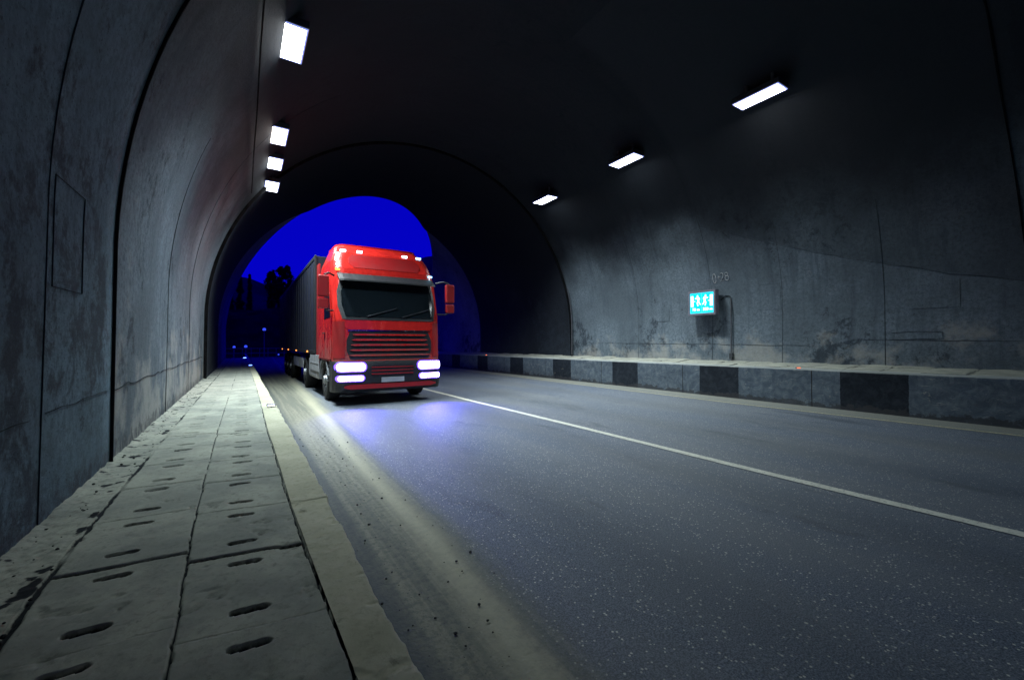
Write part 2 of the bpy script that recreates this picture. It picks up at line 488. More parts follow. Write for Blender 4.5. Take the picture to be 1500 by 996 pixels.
ring_strip('joint_strip', lambda t, z: 5.1 + 0.04 * math.sin(13 * t), 0.009, M['groove'], 0.72, 1.0, off=0.006)
ring_strip('joint_strip', lambda t, z: 3.1, 0.014, M['groove'], 0.80, 1.0, off=0.006)

def wall_line(side, pts, wdt=0.010, mat=None, rag=0.0):
    """thin recessed-looking line on the wall through (y,z) points"""
    bm = bmesh.new()
    for (ya, za), (yb, zb) in zip(pts[:-1], pts[1:]):
        n = max(2, int(math.hypot(yb - ya, zb - za) / 0.12))
        prev = None
        d = Vector((0, yb - ya, zb - za)).normalized(); pn = Vector((0, -d.z, d.y))
        for i in range(n + 1):
            y = ya + (yb - ya) * i / n; z = za + (zb - za) * i / n
            jt = (vnoise(np.array(y * 5), np.array(z * 5), 1.0, seed=21).item() - 0.5) * rag
            z += jt * abs(d.y); y += jt * abs(d.z)
            hw = wdt * 0.20 * (0.3 + vnoise(np.array(y * 9), np.array(z * 9), 1.0, seed=5).item())
            cur = []
            for s_, dd in ((-1, 0.03), (-1, -0.006), (1, -0.006), (1, 0.03)):
                q = Vector((0, y, z)) + pn * hw * s_
                rr = RAD + dd
                zz = q.z
                if zz > CZ: dx = math.sqrt(max(0, rr * rr - (zz - CZ) ** 2))
                else: dx = rr + (0.035 * (CZ - zz) / 2.4 if side < 0 else 0)
                cur.append(bm.verts.new((CX + side * dx, q.y, zz)))
            if prev:
                for k in range(3): bm.faces.new((prev[k], cur[k], cur[k + 1], prev[k + 1]))
                bm.faces.new((prev[3], cur[3], cur[0], prev[0]))
            else: bm.faces.new(cur)
            prev = cur
        bm.faces.new(prev[::-1])
    return bm
g = M['groove']
obj('panel_outline', wall_line(-1, [(3.14, 1.66), (3.14, 2.25), (3.63, 2.26), (3.63, 1.67), (3.14, 1.66)], 0.010), g, tun)
obj('formwork_line', wall_line(-1, [(1.0, 0.99), (2.9, 0.99)], 0.007, rag=0.03), g, tun)
obj('formwork_line', wall_line(-1, [(3.1, 1.0), (4.3, 1.01)], 0.007, rag=0.03), g, tun)
obj('formwork_line', wall_line(-1, [(4.5, 1.01), (13.5, 1.05)], 0.009, rag=0.04), g, tun)
obj('formwork_line', wall_line(1, [(6.9, 4.61), (6.0, 4.18), (5.0, 3.74), (4.0, 3.33), (3.0, 2.96), (2.0, 2.62), (1.0, 2.32)], 0.016, rag=0.05), g, tun)
obj('formwork_line', wall_line(1, [(12.7, 1.38), (7.6, 1.33), (4.5, 1.28)], 0.012, rag=0.03), g, tun)
obj('formwork_line', wall_line(1, [(3.6, 1.42), (2.75, 1.40), (1.2, 1.36)], 0.012, rag=0.03), g, tun)
obj('panel_outline', wall_line(1, [(5.62, 2.20), (5.10, 2.20), (5.10, 2.84), (5.62, 2.84)], 0.010), g, tun)
obj('panel_outline', wall_line(1, [(3.0, 1.42), (2.25, 1.42), (2.25, 1.56), (3.0, 1.56)], 0.014, rag=0.03), g, tun)
obj('panel_outline', wall_line(1, [(2.7, 2.02), (2.0, 2.02), (2.0, 2.55)], 0.008), g, tun)
obj('panel_outline', wall_line(1, [(8.9, 2.05), (8.35, 2.05), (8.35, 2.4)], 0.012), g, tun)

# ------------------------------------------------------------------ ground and road
LF = 0.457
def ipl(tab, y): return np.interp(y, [a for a, _ in tab], [b for _, b in tab])
KO = [(0, .415), (1.08, .42), (1.34, .41), (1.84, .42), (2.42, .42), (2.60, .425), (2.66, .43), (2.94, .43), (4.03, .43), (5.44, .44), (6.61, .44), (9.92, .43), (17.1, .44), (40, .44)]
KI = [(0, .27), (1.19, .26), (1.51, .25), (2.14, .24), (2.76, .232), (4.15, .236), (5.01, .232), (7.11, .25), (11.15, .272), (13.45, .27), (40, .27)]
CS = [(0, -.165), (1.49, -.17), (1.67, -.17), (2.28, -.19), (2.87, -.2), (4.4, -.203), (5.58, -.205), (7.41, -.19), (10.07, -.17), (15.85, -.13), (40, -.13)]
LS = [(0, -.60), (1.93, -.61), (2.57, -.63), (3.62, -.63), (5.92, -.62), (10.26, -.6), (15.3, -.57), (40, -.57)]

bm = bmesh.new()
def quad(bm, x0, x1, y0, y1, z):
    bm.faces.new([bm.verts.new(p) for p in ((x0, y0, z), (x1, y0, z), (x1, y1, z), (x0, y1, z))])
quad(bm, -900, 1200, -700, 1500, -0.30)
gm = plain('ground_soil', (0.05, 0.055, 0.04), 0.95, 0.1, var=0.3, sc=0.4)
tag(obj('ground', bm, gm), kind='structure')

xs = np.unique(np.concatenate([np.linspace(0.30, 2.0, 18), np.linspace(2.0, 10.3, 30)]))
ys = np.unique(np.concatenate([np.linspace(-26, 0, 14), np.linspace(0, 34, 120), np.linspace(34, 62, 20)]))
YY, XX = np.meshgrid(ys, xs, indexing='ij')
ZZ = (fbm(XX, YY, 1.5, 4.0, seed=30) - 0.5) * 0.012
ZZ = ZZ + np.clip(1 - (XX - 0.42) / 0.5, 0, 1) * 0.02 * fbm(XX, YY, 0.3, 1.5, seed=36)
tag(link_mesh('road', gridmesh('road', np.stack([XX, YY, ZZ], -1)), M['road']), kind='structure')
# road going on outside, curving left
bm = bmesh.new(); prev = None
for i in range(30):
    y = 62 + i * 5; xo = -((i / 29) ** 2) * 60
    cur = [bm.verts.new((0.3 + xo, y, 0)), bm.verts.new((10.3 + xo, y, 0))]
    if prev: bm.faces.new((prev[0], prev[1], cur[1], cur[0]))
    prev = cur
tag(obj('road', bm, M['road']), kind='structure')

def stripe(name, xf, wdt, y0, y1, mat, n=400):
    ys = np.linspace(y0, y1, n)
    xc = xf(ys)
    wl = wdt / 2 + (vnoise(ys, ys * 0, 0.09, 1, seed=51) - 0.5) * 0.012
    wr = wdt / 2 + (vnoise(ys, ys * 0, 0.09, 1, seed=52) - 0.5) * 0.012
    def hz(x, y): return (fbm(x, y, 1.5, 4.0, seed=30) - 0.5) * 0.012
    cols = []
    for x in (xc - wl, xc, xc + wr):
        cols.append(np.stack([x, ys, hz(x, ys) + 0.006], -1))
    me = gridmesh(name, np.stack(cols, 1))
    return tag(link_mesh(name, me, mat), kind='structure')
stripe('road_marking', lambda y: np.interp(y, [0, 2.2, 5.3, 9.2, 12.4, 40], [4.61, 4.57, 4.60, 4.59, 4.64, 4.66]), 0.12, -20, 60, M['line'])
stripe('road_marking', lambda y: np.interp(y, [0, 2.2, 4.5, 8.75, 13.4, 40], [9.44, 9.38, 9.31, 9.32, 9.45, 9.5]), 0.11, -20, 60, M['edge_line'])

# ------------------------------------------------------------------ left walkway as a fine height field
def walkway(y0, y1, dy, dx):
    xs = np.arange(-1.0, 0.235, dx); ys = np.arange(y0, y1 + dy / 2, dy)
    Y, U = np.meshgrid(ys, np.linspace(0, 1, len(xs)), indexing='ij')
    X = -1.0 + U * (ipl(KI, Y) + 0.004 + 1.0)
    Z = np.full_like(X, LF); G = np.zeros_like(X)
    wob = (fbm(X, Y, 0.10, seed=60) - 0.5)
    ls = ipl(LS, Y) + wob * 0.02; cs = ipl(CS, Y) + wob * 0.015; ki = ipl(KI, Y)
    def gap(D, wd, dep, Z, G, strength=1.0):
        a = np.clip(1 - np.abs(D) / wd, 0, 1)
        a = np.clip(a * 2.2, 0, 1)
        return Z - dep * a * strength, np.maximum(G, a * strength)
    var = 0.45 + 0.9 * fbm(X, Y, 0.25, seed=62)
    Z, G = gap(X - cs, 0.001 + 0.004 * var, 0.02, Z, G)
    # gutter gap on the left, partly silted up
    lv = np.clip((fbm(X * 0, Y, 0.5, seed=70) - 0.36) * 6, 0, 1)
    Z, G = gap(X - ls, 0.006 + 0.010 * var, 0.02, Z, G, 0.35 + 0.65 * lv)
    Z, G = gap(X - ki + 0.002 + wob * 0.02, 0.001 + 0.004 * var, 0.025, Z, G)
    P = 0.587
    for (x0, x1, y_off, skew) in ((cs, ki, 1.60, -0.16), (ls, cs, 1.74, -0.08)):
        inside = (X > x0 + 0.004) & (X < x1 - 0.004)
        q = (Y - y_off - (X - x0) * skew) / P
        kk = np.round(q)
        jit = (np.sin(kk * 12.9898) * 43758.5453 % 1.0)
        D = (q - kk) * P + wob * 0.02
        wj = 0.004 + 0.010 * jit
        st = np.clip(0.35 + jit * 0.9, 0, 1) * (0.5 + 0.8 * fbm(X, Y, 0.15, seed=66))
        a = np.clip((1 - np.abs(D) / (wj * 0.7 + dy * 0.5)) * 2.0, 0, 1) * inside * np.clip(st, 0, 1)
        Z = Z - 0.018 * a; G = np.maximum(G, a)
        # slab tilt
        slab = np.floor(q); t = (np.sin(slab * 78.233) * 43758.5453 % 1.0) - 0.5
        Z = Z + inside * t * 0.006 + inside * (q - slab - 0.5) * ((np.sin(slab * 39.4) * 9871.5 % 1.0) - 0.5) * 0.008
        # lifting slots at each end of the slab
        xm = (x0 + x1) / 2 + 0.0
        for o in (-0.10, 0.115):
            qq = (Y - y_off - (X - x0) * skew - o) / P
            k2 = np.round(qq); j2 = (np.sin(k2 * 4.898 + o * 50) * 43758.5453 % 1.0) - 0.5
            j3 = (np.sin(k2 * 7.31 + o * 31) * 9758.5453 % 1.0) - 0.5
            Dy = (qq - k2) * P + 0.018 * j3 + (X - xm) * j3 * 0.10
            Dx = X - xm - 0.02 * j2 + 0.012
            hl = 0.060 + 0.008 * j2; hw = 0.0195 + 0.005 * j3 + max(0, dy - 0.005) * 0.9
            sd = np.sqrt(np.maximum(np.abs(Dx) - (hl - hw), 0) ** 2 + Dy ** 2) - hw + wob * 0.012
            a = np.clip(-sd / 0.003, 0, 1)
            sl_ = 1 - 0.75 * np.clip((np.sin(k2 * 17.13 + o * 77 + x0[0, 0] * 0) * 43758.5453 % 1.0) - 0.86, 0, 1) * 7; a = a * np.clip(sl_, 0.25, 1)
            Z = Z - 0.05 * a; G = np.maximum(G, a * 1.6)
            G = np.maximum(G, np.clip(1 - (sd - 0.0) / 0.03, 0, 1) * 0.22 * (0.5 + j2 + 0.5))
    G = np.maximum(G, np.clip((fbm(X, Y, 0.22, seed=97) - 0.56) * 3, 0, 1) * 0.40 * np.clip(fbm(X, Y, 0.03, seed=98) * 2 - 0.3, 0, 1))
    # gutter strip between slabs and wall: rough silt
    gut = np.clip((ls - X) / 0.02, 0, 1)
    rub = fbm(X, Y, 0.06, seed=80, oct=4)
    Z = Z - gut * 0.012 + gut * (rub - 0.5) * 0.018
    Z = Z + gut * np.clip((-0.80 - X) / 0.08, 0, 1) * 0.035 * fbm(X, Y, 0.12, seed=83)
    G = np.maximum(G, gut * np.clip((fbm(X, Y, 0.09, seed=88) - 0.60) * 7, 0, 1))
    G = np.maximum(G, gut * 0.34)
    # worn patches on slabs and spalled spots
    Z = Z + (fbm(X, Y, 0.05, seed=91) - 0.5) * 0.0035 + (fbm(X, Y, 0.5, seed=92) - 0.5) * 0.006
    sp = np.clip((fbm(X, Y, 0.11, seed=95) - 0.70) * 10, 0, 1)
    Z = Z - sp * 0.006; G = np.maximum(G, sp * 0.45)
    return np.stack([X, Y, Z], -1), G
def join_grids(name, parts, mat, parent=None):
    co = []; fs = []; gs = []; off = 0
    for P, G in parts:
        n, m_, _ = P.shape
        idx = np.arange(n * m_).reshape(n, m_) + off
        fs.append(np.stack([idx[:-1, :-1], idx[:-1, 1:], idx[1:, 1:], idx[1:, :-1]], -1).reshape(-1, 4))
        co.append(P.reshape(-1, 3)); gs.append(G.reshape(-1)); off += n * m_
    co = np.concatenate(co); f = np.concatenate(fs); G = np.concatenate(gs)
    me = bpy.data.meshes.new(name)
    me.vertices.add(len(co)); me.vertices.foreach_set('co', co.reshape(-1).astype(np.float32))
    me.loops.add(f.size); me.loops.foreach_set('vertex_index', f.reshape(-1).astype(np.int32))
    me.polygons.add(len(f)); me.polygons.foreach_set('loop_start', (np.arange(len(f)) * 4).astype(np.int32))
    me.polygons.foreach_set('loop_total', np.full(len(f), 4, np.int32))
    me.polygons.foreach_set('use_smooth', np.ones(len(f), bool))
    me.update(); me.validate()
    a = me.attributes.new('grime', 'FLOAT', 'POINT'); a.data.foreach_set('value', G.astype(np.float32))
    return link_mesh(name, me, mat, parent)
wk = join_grids('walkway', [walkway(0.6, 3.3, 0.005, 0.005), walkway(3.3, 8.3, 0.010, 0.007), walkway(8.3, 34, 0.025, 0.012), walkway(-14, 0.6, 0.05, 0.02)], M['walk'])
tag(wk, kind='structure')

def kerb_left(y0, y1, dy, dx):
    us = np.arange(0, 1.0001, dx)
    ys = np.arange(y0, y1 + dy / 2, dy)
    Y, U = np.meshgrid(ys, us, indexing='ij')
    ki = ipl(KI, Y) + 0.0045; ko = ipl(KO, Y)
    # stone joints
    bounds = np.array([-30, -0.2, 0.9, 2.66, 3.35, 3.62, 4.6, 5.15, 6.3, 7.5, 8.9, 10.2, 11.6, 13, 14.5, 16, 18, 20, 22, 25, 28, 31, 50.])
    k = np.searchsorted(bounds, Y) - 1
    jt = (np.sin(k * 12.9898) * 43758.5453 % 1.0) - 0.5
    dj = np.min(np.abs(Y[..., None] - bounds), -1)
    edge = ko + jt * 0.006 + (fbm(Y, Y * 0, 0.16, seed=120) - 0.5) * 0.030 + (fbm(Y, Y * 0, 0.04, seed=121) - 0.5) * 0.008
    X = ki + np.minimum(U / 0.86, 1) * (edge - ki)
    Z = np.full_like(X, LF + 0.006) + jt * 0.010 + (fbm(X, Y, 0.06, seed=130) - 0.5) * 0.006 + (fbm(X, Y, 0.35, seed=131) - 0.5) * 0.014
    chip = np.clip((fbm(X, Y, 0.07, seed=133) - 0.66) * 8, 0, 1)
    Z = Z - chip * 0.006
    Z = Z - np.clip(1 - dj / (0.004 + dy), 0, 1) * 0.006
    # rounded arris then down the face
    V = np.clip((U - 0.86) / 0.14, 0, 1)
    Z = np.where(V > 0, Z - V * (LF + 0.03), Z)
    X = np.where(V > 0, X + 0.004 * np.sin(V * 3.1), X)
    Z = Z - np.clip((U - 0.80) / 0.06, 0, 1) * 0.006
    G = np.clip(1 - dj / (0.003 + dy * 0.8), 0, 1) * 0.42 + chip * 0.20
    cr = np.abs(fbm(X, Y, 0.30, 0.12, seed=140) - 0.5)
    G = np.maximum(G, np.clip(1 - cr / 0.010, 0, 1) * 0.25)
    G = np.maximum(G, np.clip(1 - (X - ki) / 0.010, 0, 1) * 0.3)
    return np.stack([X, Y, Z], -1), G
kb = join_grids('kerb', [kerb_left(0.6, 3.3, 0.005, 0.03), kerb_left(3.3, 8.3, 0.012, 0.04), kerb_left(8.3, 60, 0.05, 0.07), kerb_left(-14, 0.6, 0.05, 0.07)], M['kerbtop'])
tag(kb, kind='structure')

# ------------------------------------------------------------------ right kerb and walkway
def kerb_right(y0, y1, dy):
    us = np.linspace(0, 1, 34); ys = np.arange(y0, y1, dy)
    Y, U = np.meshgrid(ys, us, indexing='ij')
    X = np.full_like(Y, 10.17) + (fbm(Y, U * 0.8, 0.35, seed=150) - 0.5) * 0.03 + (fbm(Y, U * 0.8, 0.07, seed=151) - 0.5) * 0.008
    Z = -0.02 + np.minimum(U / 0.85, 1) * (0.80 + (fbm(Y, Y * 0, 0.35, seed=153) - 0.5) * 0.018)
    V = np.clip((U - 0.85) / 0.15, 0, 1)
    X = X + V * 0.20 + np.where(V > 0, 0.01, 0)
    Z = Z + V * 0.012
    return np.stack([X, Y, Z], -1)
tag(link_mesh('kerb', gridmesh('kerb', kerb_right(-14, 45, 0.035)), M['kerbface']), kind='structure')
ys = np.concatenate([np.arange(-14, 0, 0.2), np.arange(0, 14, 0.03), np.arange(14, 34, 0.1)]); xs = np.arange(10.36, 11.45, 0.03)
Y, X = np.meshgrid(ys, xs, indexing='ij')
Z = 0.79 + (X - 10.36) * 0.085 + (fbm(X, Y, 0.2, seed=160) - 0.5) * 0.02
P_ = 0.587; q = Y / P_; kk = np.round(q); jj = np.sin(kk * 12.9898) * 43758.5453 % 1.0
col_ = np.floor((X - 10.36) / 0.36); fr_ = (X - 10.36) / 0.36 - col_
tl = (np.sin((np.floor(q) * 3.1 + col_ * 17.7)) * 43758.5453 % 1.0)
Z = Z + (tl - 0.5) * 0.035
G = np.maximum(np.clip(1 - np.abs((q - kk) * P_) / 0.04, 0, 1) * (0.4 + 0.6 * jj), (np.minimum(fr_, 1 - fr_) < 0.06) * 0.7)
Z = Z - G * 0.02
tag(link_mesh('walkway', gridmesh('walkway', np.stack([X, Y, Z], -1), G), M['walk']), kind='structure')

# ------------------------------------------------------------------ tunnel lamps
M['lamp_body'] = plain('lamp_housing', (0.10, 0.11, 0.12), 0.5, 0.4, 0.6)
M['steel'] = plain('galvanised_steel', (0.22, 0.23, 0.25), 0.45, 0.5, 0.7)
M['lampglass_cool'] = glow('lamp_glass_cool', (0.93, 0.98, 1.0), 14)
M['lampglass_warm'] = glow('lamp_glass_warm', (1.0, 0.93, 0.88), 14)
M['lamphalo'] = glow('lamp_halo_rim', (0.34, 0.42, 1.0), 0.9)  # glowing blue rim imitates the halo round each lamp
def make_lamp(loc, label, group, power, color, glass, wid=0.30, lng=0.80, spread=118, top=0.12, tilt=0):
    t = empty('tunnel_lamp', loc)
    tag(t, label, 'lamp', group)
    bm = bmesh.new(); box(bm, (0, 0, 0.075), (wid + 0.08, lng + 0.08, 0.11), 0.02)
    for k in range(7): box(bm, (0, -lng / 2 + lng * (k + 0.5) / 7, 0.142), (wid * 0.8, 0.012, 0.03))
    obj('housing', bm, M['lamp_body'], t)
    bm = bmesh.new()
    for sx in (-1, 1): box(bm, (sx * (wid / 2 + 0.012), 0, 0.014), (0.022, lng + 0.046, 0.018), 0.004)
    for sy in (-1, 1): box(bm, (0, sy * (lng / 2 + 0.012), 0.014), (wid, 0.022, 0.018), 0.004)
    obj('rim', bm, M['lamphalo'], t)
    bm = bmesh.new(); box(bm, (0, 0, 0.012), (wid, lng, 0.014), 0.004); obj('glass', bm, glass, t)
    for sy in (-1, 1):
        bm = bmesh.new()
        box(bm, (0, sy * lng * 0.3, 0.13 + top / 2), (0.04, 0.05, top + 0.02), 0.004)
        box(bm, (0, sy * lng * 0.3, 0.14), (wid * 0.9, 0.05, 0.012), 0.003)
        obj('bracket', bm, M['steel'], t)
    ld = bpy.data.lights.new('lamp_light', 'AREA'); ld.shape = 'RECTANGLE'; ld.size = wid * 0.95; ld.size_y = lng * 0.95
    ld.energy = power; ld.color = color; ld.spread = R(spread)
    lo = bpy.data.objects.new('lamp_light', ld); COL.objects.link(lo); lo.parent = t; lo.location = (0, 0, -0.05); lo.rotation_euler = (0, R(tilt), 0)
    return t
GL = 'lamps along the left haunch of the tunnel'
GR = 'lamps along the right haunch of the tunnel'
make_lamp(tilt=-17, loc=(0.61, 6.83, 5.73), label='large white rectangular tunnel lamp, topmost of the left row', group=GL, power=LAMP_L, spread=108, color=COL_L, glass=M['lampglass_cool'])
make_lamp(tilt=-17, loc=(0.65, 10.15, 5.78), label='white tunnel lamp on the left haunch, second from the top of the left row', group=GL, power=LAMP_L, spread=108, color=COL_R, glass=M['lampglass_warm'])
make_lamp(tilt=-17, loc=(0.69, 11.80, 5.80), label='small square white tunnel lamp, third from the top of the left row', group=GL, power=LAMP_L * 0.5, color=COL_R, glass=M['lampglass_cool'], wid=0.28, lng=0.70)
make_lamp(tilt=-17, loc=(0.71, 13.5, 5.78), label='white tunnel lamp on the left haunch nearest the portal, lowest of the left row', group=GL, power=LAMP_L * 0.7, color=COL_L, glass=M['lampglass_cool'])
make_lamp(tilt=8, loc=(8.95, 4.41, 6.40), label='long white tunnel lamp on the right haunch, highest of the right row', group=GR, power=LAMP_R * 0.24, color=COL_L, glass=M['lampglass_warm'], wid=0.34, lng=0.86, top=0.24)
make_lamp(tilt=8, loc=(8.95, 7.97, 6.40), label='white tunnel lamp in the middle of the right haunch row', group=GR, power=LAMP_R, color=COL_R, glass=M['lampglass_cool'], wid=0.36, lng=0.86, top=0.24)
make_lamp(tilt=8, loc=(8.95, 11.65, 6.38), label='white tunnel lamp at the joint before the dark end section, lowest of the right row', group=GR, power=LAMP_R, color=COL_R, glass=M['lampglass_cool'], wid=0.36, lng=0.86, top=0.26)
# unseen blue fill lamps added behind the camera to tint the shadows
make_lamp(tilt=-17, loc=(0.61, -5.5, 5.66), label='unseen blue fill lamp added behind the camera on the left', group=GL, power=26, color=(0.08, 0.52, 0.95), glass=M['lampglass_cool'])
make_lamp(tilt=8, loc=(8.95, -5.0, 6.40), label='unseen blue fill lamp added behind the camera on the right', group=GR, power=30, color=(0.08, 0.52, 0.95), glass=M['lampglass_cool'], top=0.24)

# cable along the left haunch
bm = bmesh.new()
pts = [(0.215 + 0.004 * math.sin(i * 1.3), -8 + i * 0.8, 5.28 + 0.025 * abs(math.sin(i * math.pi / 4))) for i in range(27)]
tube(bm, pts, 0.011, 8)
cb = obj('power_cable', bm, M['joint'])
tag(cb, 'thin dark power cable running along the left haunch of the tunnel beside the lamps', 'cable')
# conduit down the joint on the right wall
bm = bmesh.new()
pts = [(CX + math.sqrt(max(0, 5.97 ** 2 - max(0, z - CZ) ** 2)), 12.86, z) for z in np.linspace(0.90, 3.6, 16)]
tube(bm, pts, 0.022, 8)
tag(obj('conduit', bm, M['steel']), 'slim grey conduit running up the far joint of the right wall', 'conduit')
# ------------------------------------------------------------------ exit sign
sg = empty('exit_sign', (11.30, 7.06, 2.50))
tag(sg, 'illuminated cyan emergency exit sign box with running figures on the right wall', 'sign')
M['signbox'] = plain('sign_casing', (0.30, 0.28, 0.34), 0.45, 0.4, 0.3)
M['sign_cyan'] = glow('sign_cyan', (0.0, 0.58, 0.70), 1.0)
M['sign_edge'] = glow('sign_edge_cyan', (0.10, 0.80, 1.0), 1.5)
M['sign_white'] = glow('sign_white', (0.80, 1.0, 1.0), 2.2)
FX = -0.27           # face plane, local x
SW, SH = 0.84, 0.70
bm = bmesh.new()
box(bm, (FX + 0.085, 0, 0), (0.15, SW, SH), 0.008)
obj('casing', bm, M['signbox'], sg)
bm = bmesh.new()
for (c, s) in (((FX, 0, SH / 2 - 0.028), (0.03, SW, 0.056)), ((FX, 0, -SH / 2 + 0.028), (0.03, SW, 0.056))): box(bm, c, s, 0.004)
for sy in (-1, 1): box(bm, (FX, sy * (SW / 2 - 0.028), 0), (0.03, 0.056, SH - 0.113), 0.004)
obj('frame', bm, M['signbox'], sg)
PW, PH = SW - 0.114, SH - 0.114
bm = bmesh.new(); box(bm, (FX + 0.004, 0, 0), (0.012, PW, PH)); obj('panel', bm, M['sign_cyan'], sg)
bm = bmesh.new()
for sz in (-1, 1): box(bm, (FX - 0.003, 0, sz * (PH / 2 - 0.012)), (0.004, PW - 0.03, 0.010))
for sy in (-1, 0, 1): box(bm, (FX - 0.003, sy * (PW / 2 - 0.014), 0), (0.004, 0.009, PH - 0.04))
obj('border', bm, M['sign_edge'], sg)
def sp(u, v): return (u, v)
def poly_x(bm, pts, x0, x1):
    # pts in picture coords (u to the viewer's right, v up) ; viewer looks along +X so u = -y
    prism(bm, [(-u, v) for u, v in pts], x0, x1, 'x')
def limb(bm, pts, r):
    for (a, b) in zip(pts[:-1], pts[1:]):
        d = Vector((b[0] - a[0], b[1] - a[1])); n = Vector((-d.y, d.x)).normalized() * r; e = d.normalized() * r * 0.5
        poly_x(bm, [(a[0] - e.x + n.x, a[1] - e.y + n.y), (b[0] + e.x + n.x, b[1] + e.y + n.y), (b[0] + e.x - n.x, b[1] + e.y - n.y), (a[0] - e.x - n.x, a[1] - e.y - n.y)], FX - 0.007 - 0.0004 * len(bm.faces) / 6, FX - 0.0025)
for s in (-1, 1):
    bm = bmesh.new()
    # door
    poly_x(bm, [(s * 0.255, -0.095), (s * 0.335, -0.095), (s * 0.335, 0.215), (s * 0.255, 0.215)], FX - 0.006, FX - 0.0025)
    obj('door_symbol', bm, M['sign_white'], sg)
for s in (-1, 1):
    bm = bmesh.new()
    f = lambda pts: [(s * u, v) for u, v in pts]
    hd = [(s * 0.125 + 0.024 * math.cos(a), 0.205 + 0.024 * math.sin(a)) for a in np.linspace(0, 2 * math.pi, 13)[:-1]]
    poly_x(bm, hd, FX - 0.006, FX - 0.0025)
    limb(bm, f([(0.122, 0.165), (0.095, 0.065)]), 0.024)
    limb(bm, f([(0.095, 0.065), (0.135, 0.01), (0.110, -0.075)]), 0.013)
    limb(bm, f([(0.092, 0.065), (0.070, 0.0), (0.035, -0.04)]), 0.013)
    limb(bm, f([(0.125, 0.165), (0.165, 0.125), (0.195, 0.145)]), 0.010)
    limb(bm, f([(0.118, 0.165), (0.070, 0.150), (0.060, 0.10)]), 0.010)
    obj('running_figure', bm, M['sign_white'], sg)
for s in (-1, 1):
    bm = bmesh.new()
    limb(bm, [(s * 0.20, 0.055), (s * 0.245, 0.055)], 0.007)
    obj('arrow', bm, M['sign_white'], sg)
def text_mesh(s, size, mat, parent, M4, name, extr=0.002):
    cu = bpy.data.curves.new(name, 'FONT'); cu.body = s; cu.size = size; cu.extrude = extr; cu.align_x = 'CENTER'; cu.align_y = 'CENTER'; cu.offset = size * 0.02
    to = bpy.data.objects.new('tmp', cu); COL.objects.link(to)
    dg = bpy.context.evaluated_depsgraph_get()
    me = bpy.data.meshes.new_from_object(to.evaluated_get(dg))
    bpy.data.objects.remove(to)
    me.transform(M4)
    return link_mesh(name, me, mat, parent)
RX = Matrix(((0, 0, -1, 0), (-1, 0, 0, 0), (0, 1, 0, 0), (0, 0, 0, 1)))
text_mesh('70 m', 0.115, M['sign_white'], sg, Matrix.Translation((FX - 0.005, 0.175, -0.185)) @ RX, 'lettering')
text_mesh('380 m', 0.115, M['sign_white'], sg, Matrix.Translation((FX - 0.005, -0.185, -0.185)) @ RX, 'lettering')
for sz in (-1, 1):
    bm = bmesh.new(); box(bm, (-0.06, 0, sz * 0.22), (0.125, 0.5, 0.035), 0.004); box(bm, (-0.02, -0.27, sz * 0.22), (0.05, 0.14, 0.03), 0.003)
    obj('bracket', bm, M['steel'], sg)
bm = bmesh.new()
tube(bm, [(0.0, -0.70, 0.10), (-0.02, -0.71, -0.2), (-0.015, -0.705, -0.8), (-0.02, -0.71, -1.62)], 0.020, 8)
cd = obj('cable_pipe', bm, M['steel'], sg)
bm = bmesh.new(); tube(bm, [(-0.02, -0.42, 0.05), (-0.03, -0.55, 0.16), (-0.01, -0.68, 0.14), (0.0, -0.70, 0.06)], 0.010, 8)
obj('feed_cable', bm, M['joint'], sg)
bm = bmesh.new(); box(bm, (-0.02, -0.705, -1.50), (0.07, 0.09, 0.16), 0.01); obj('pipe_clamp', bm, M['lamp_body'], sg)
# chalked chainage on the wall
M['chalk'] = plain('chalk', (0.8, 0.82, 0.85), 0.95, 0.05, var=0.3, sc=30)
def chalk(pts, ox):
    # pts strokes in picture coords -> on curved wall
    bm = bmesh.new()
    for st in pts:
        P3 = []
        for u, v in st:
            z = 3.17 + v; y = 6.60 - (u + ox)
            P3.append((CX + math.sqrt((RAD - 0.012) ** 2 - (z - CZ) ** 2), y, z))
        tube(bm, P3, 0.0075, 5)
    return bm
def arc(cx, cy, rx, ry, a0, a1, n=14): return [(cx + rx * math.cos(R(a0 + (a1 - a0) * i / n)), cy + ry * math.sin(R(a0 + (a1 - a0) * i / n))) for i in range(n + 1)]
ck = [arc(-0.19, 0.0, 0.045, 0.13, 0, 360), [(-0.10, 0.02), (-0.03, 0.02)], [(-0.065, 0.06), (-0.065, -0.02)],
      arc(0.03, 0.07, 0.045, 0.05, 160, -30) + [(0.06, 0.02), (-0.01, -0.09), (0.07, -0.085)],
      arc(0.16, 0.075, 0.042, 0.045, 0, 360), arc(0.17, -0.03, 0.05, 0.06, 90, 450)]
o = obj('chainage_mark', chalk(ck, 0.02), M['chalk'], tun)
tag(o, 'chalked chainage 0+28 above the exit sign')

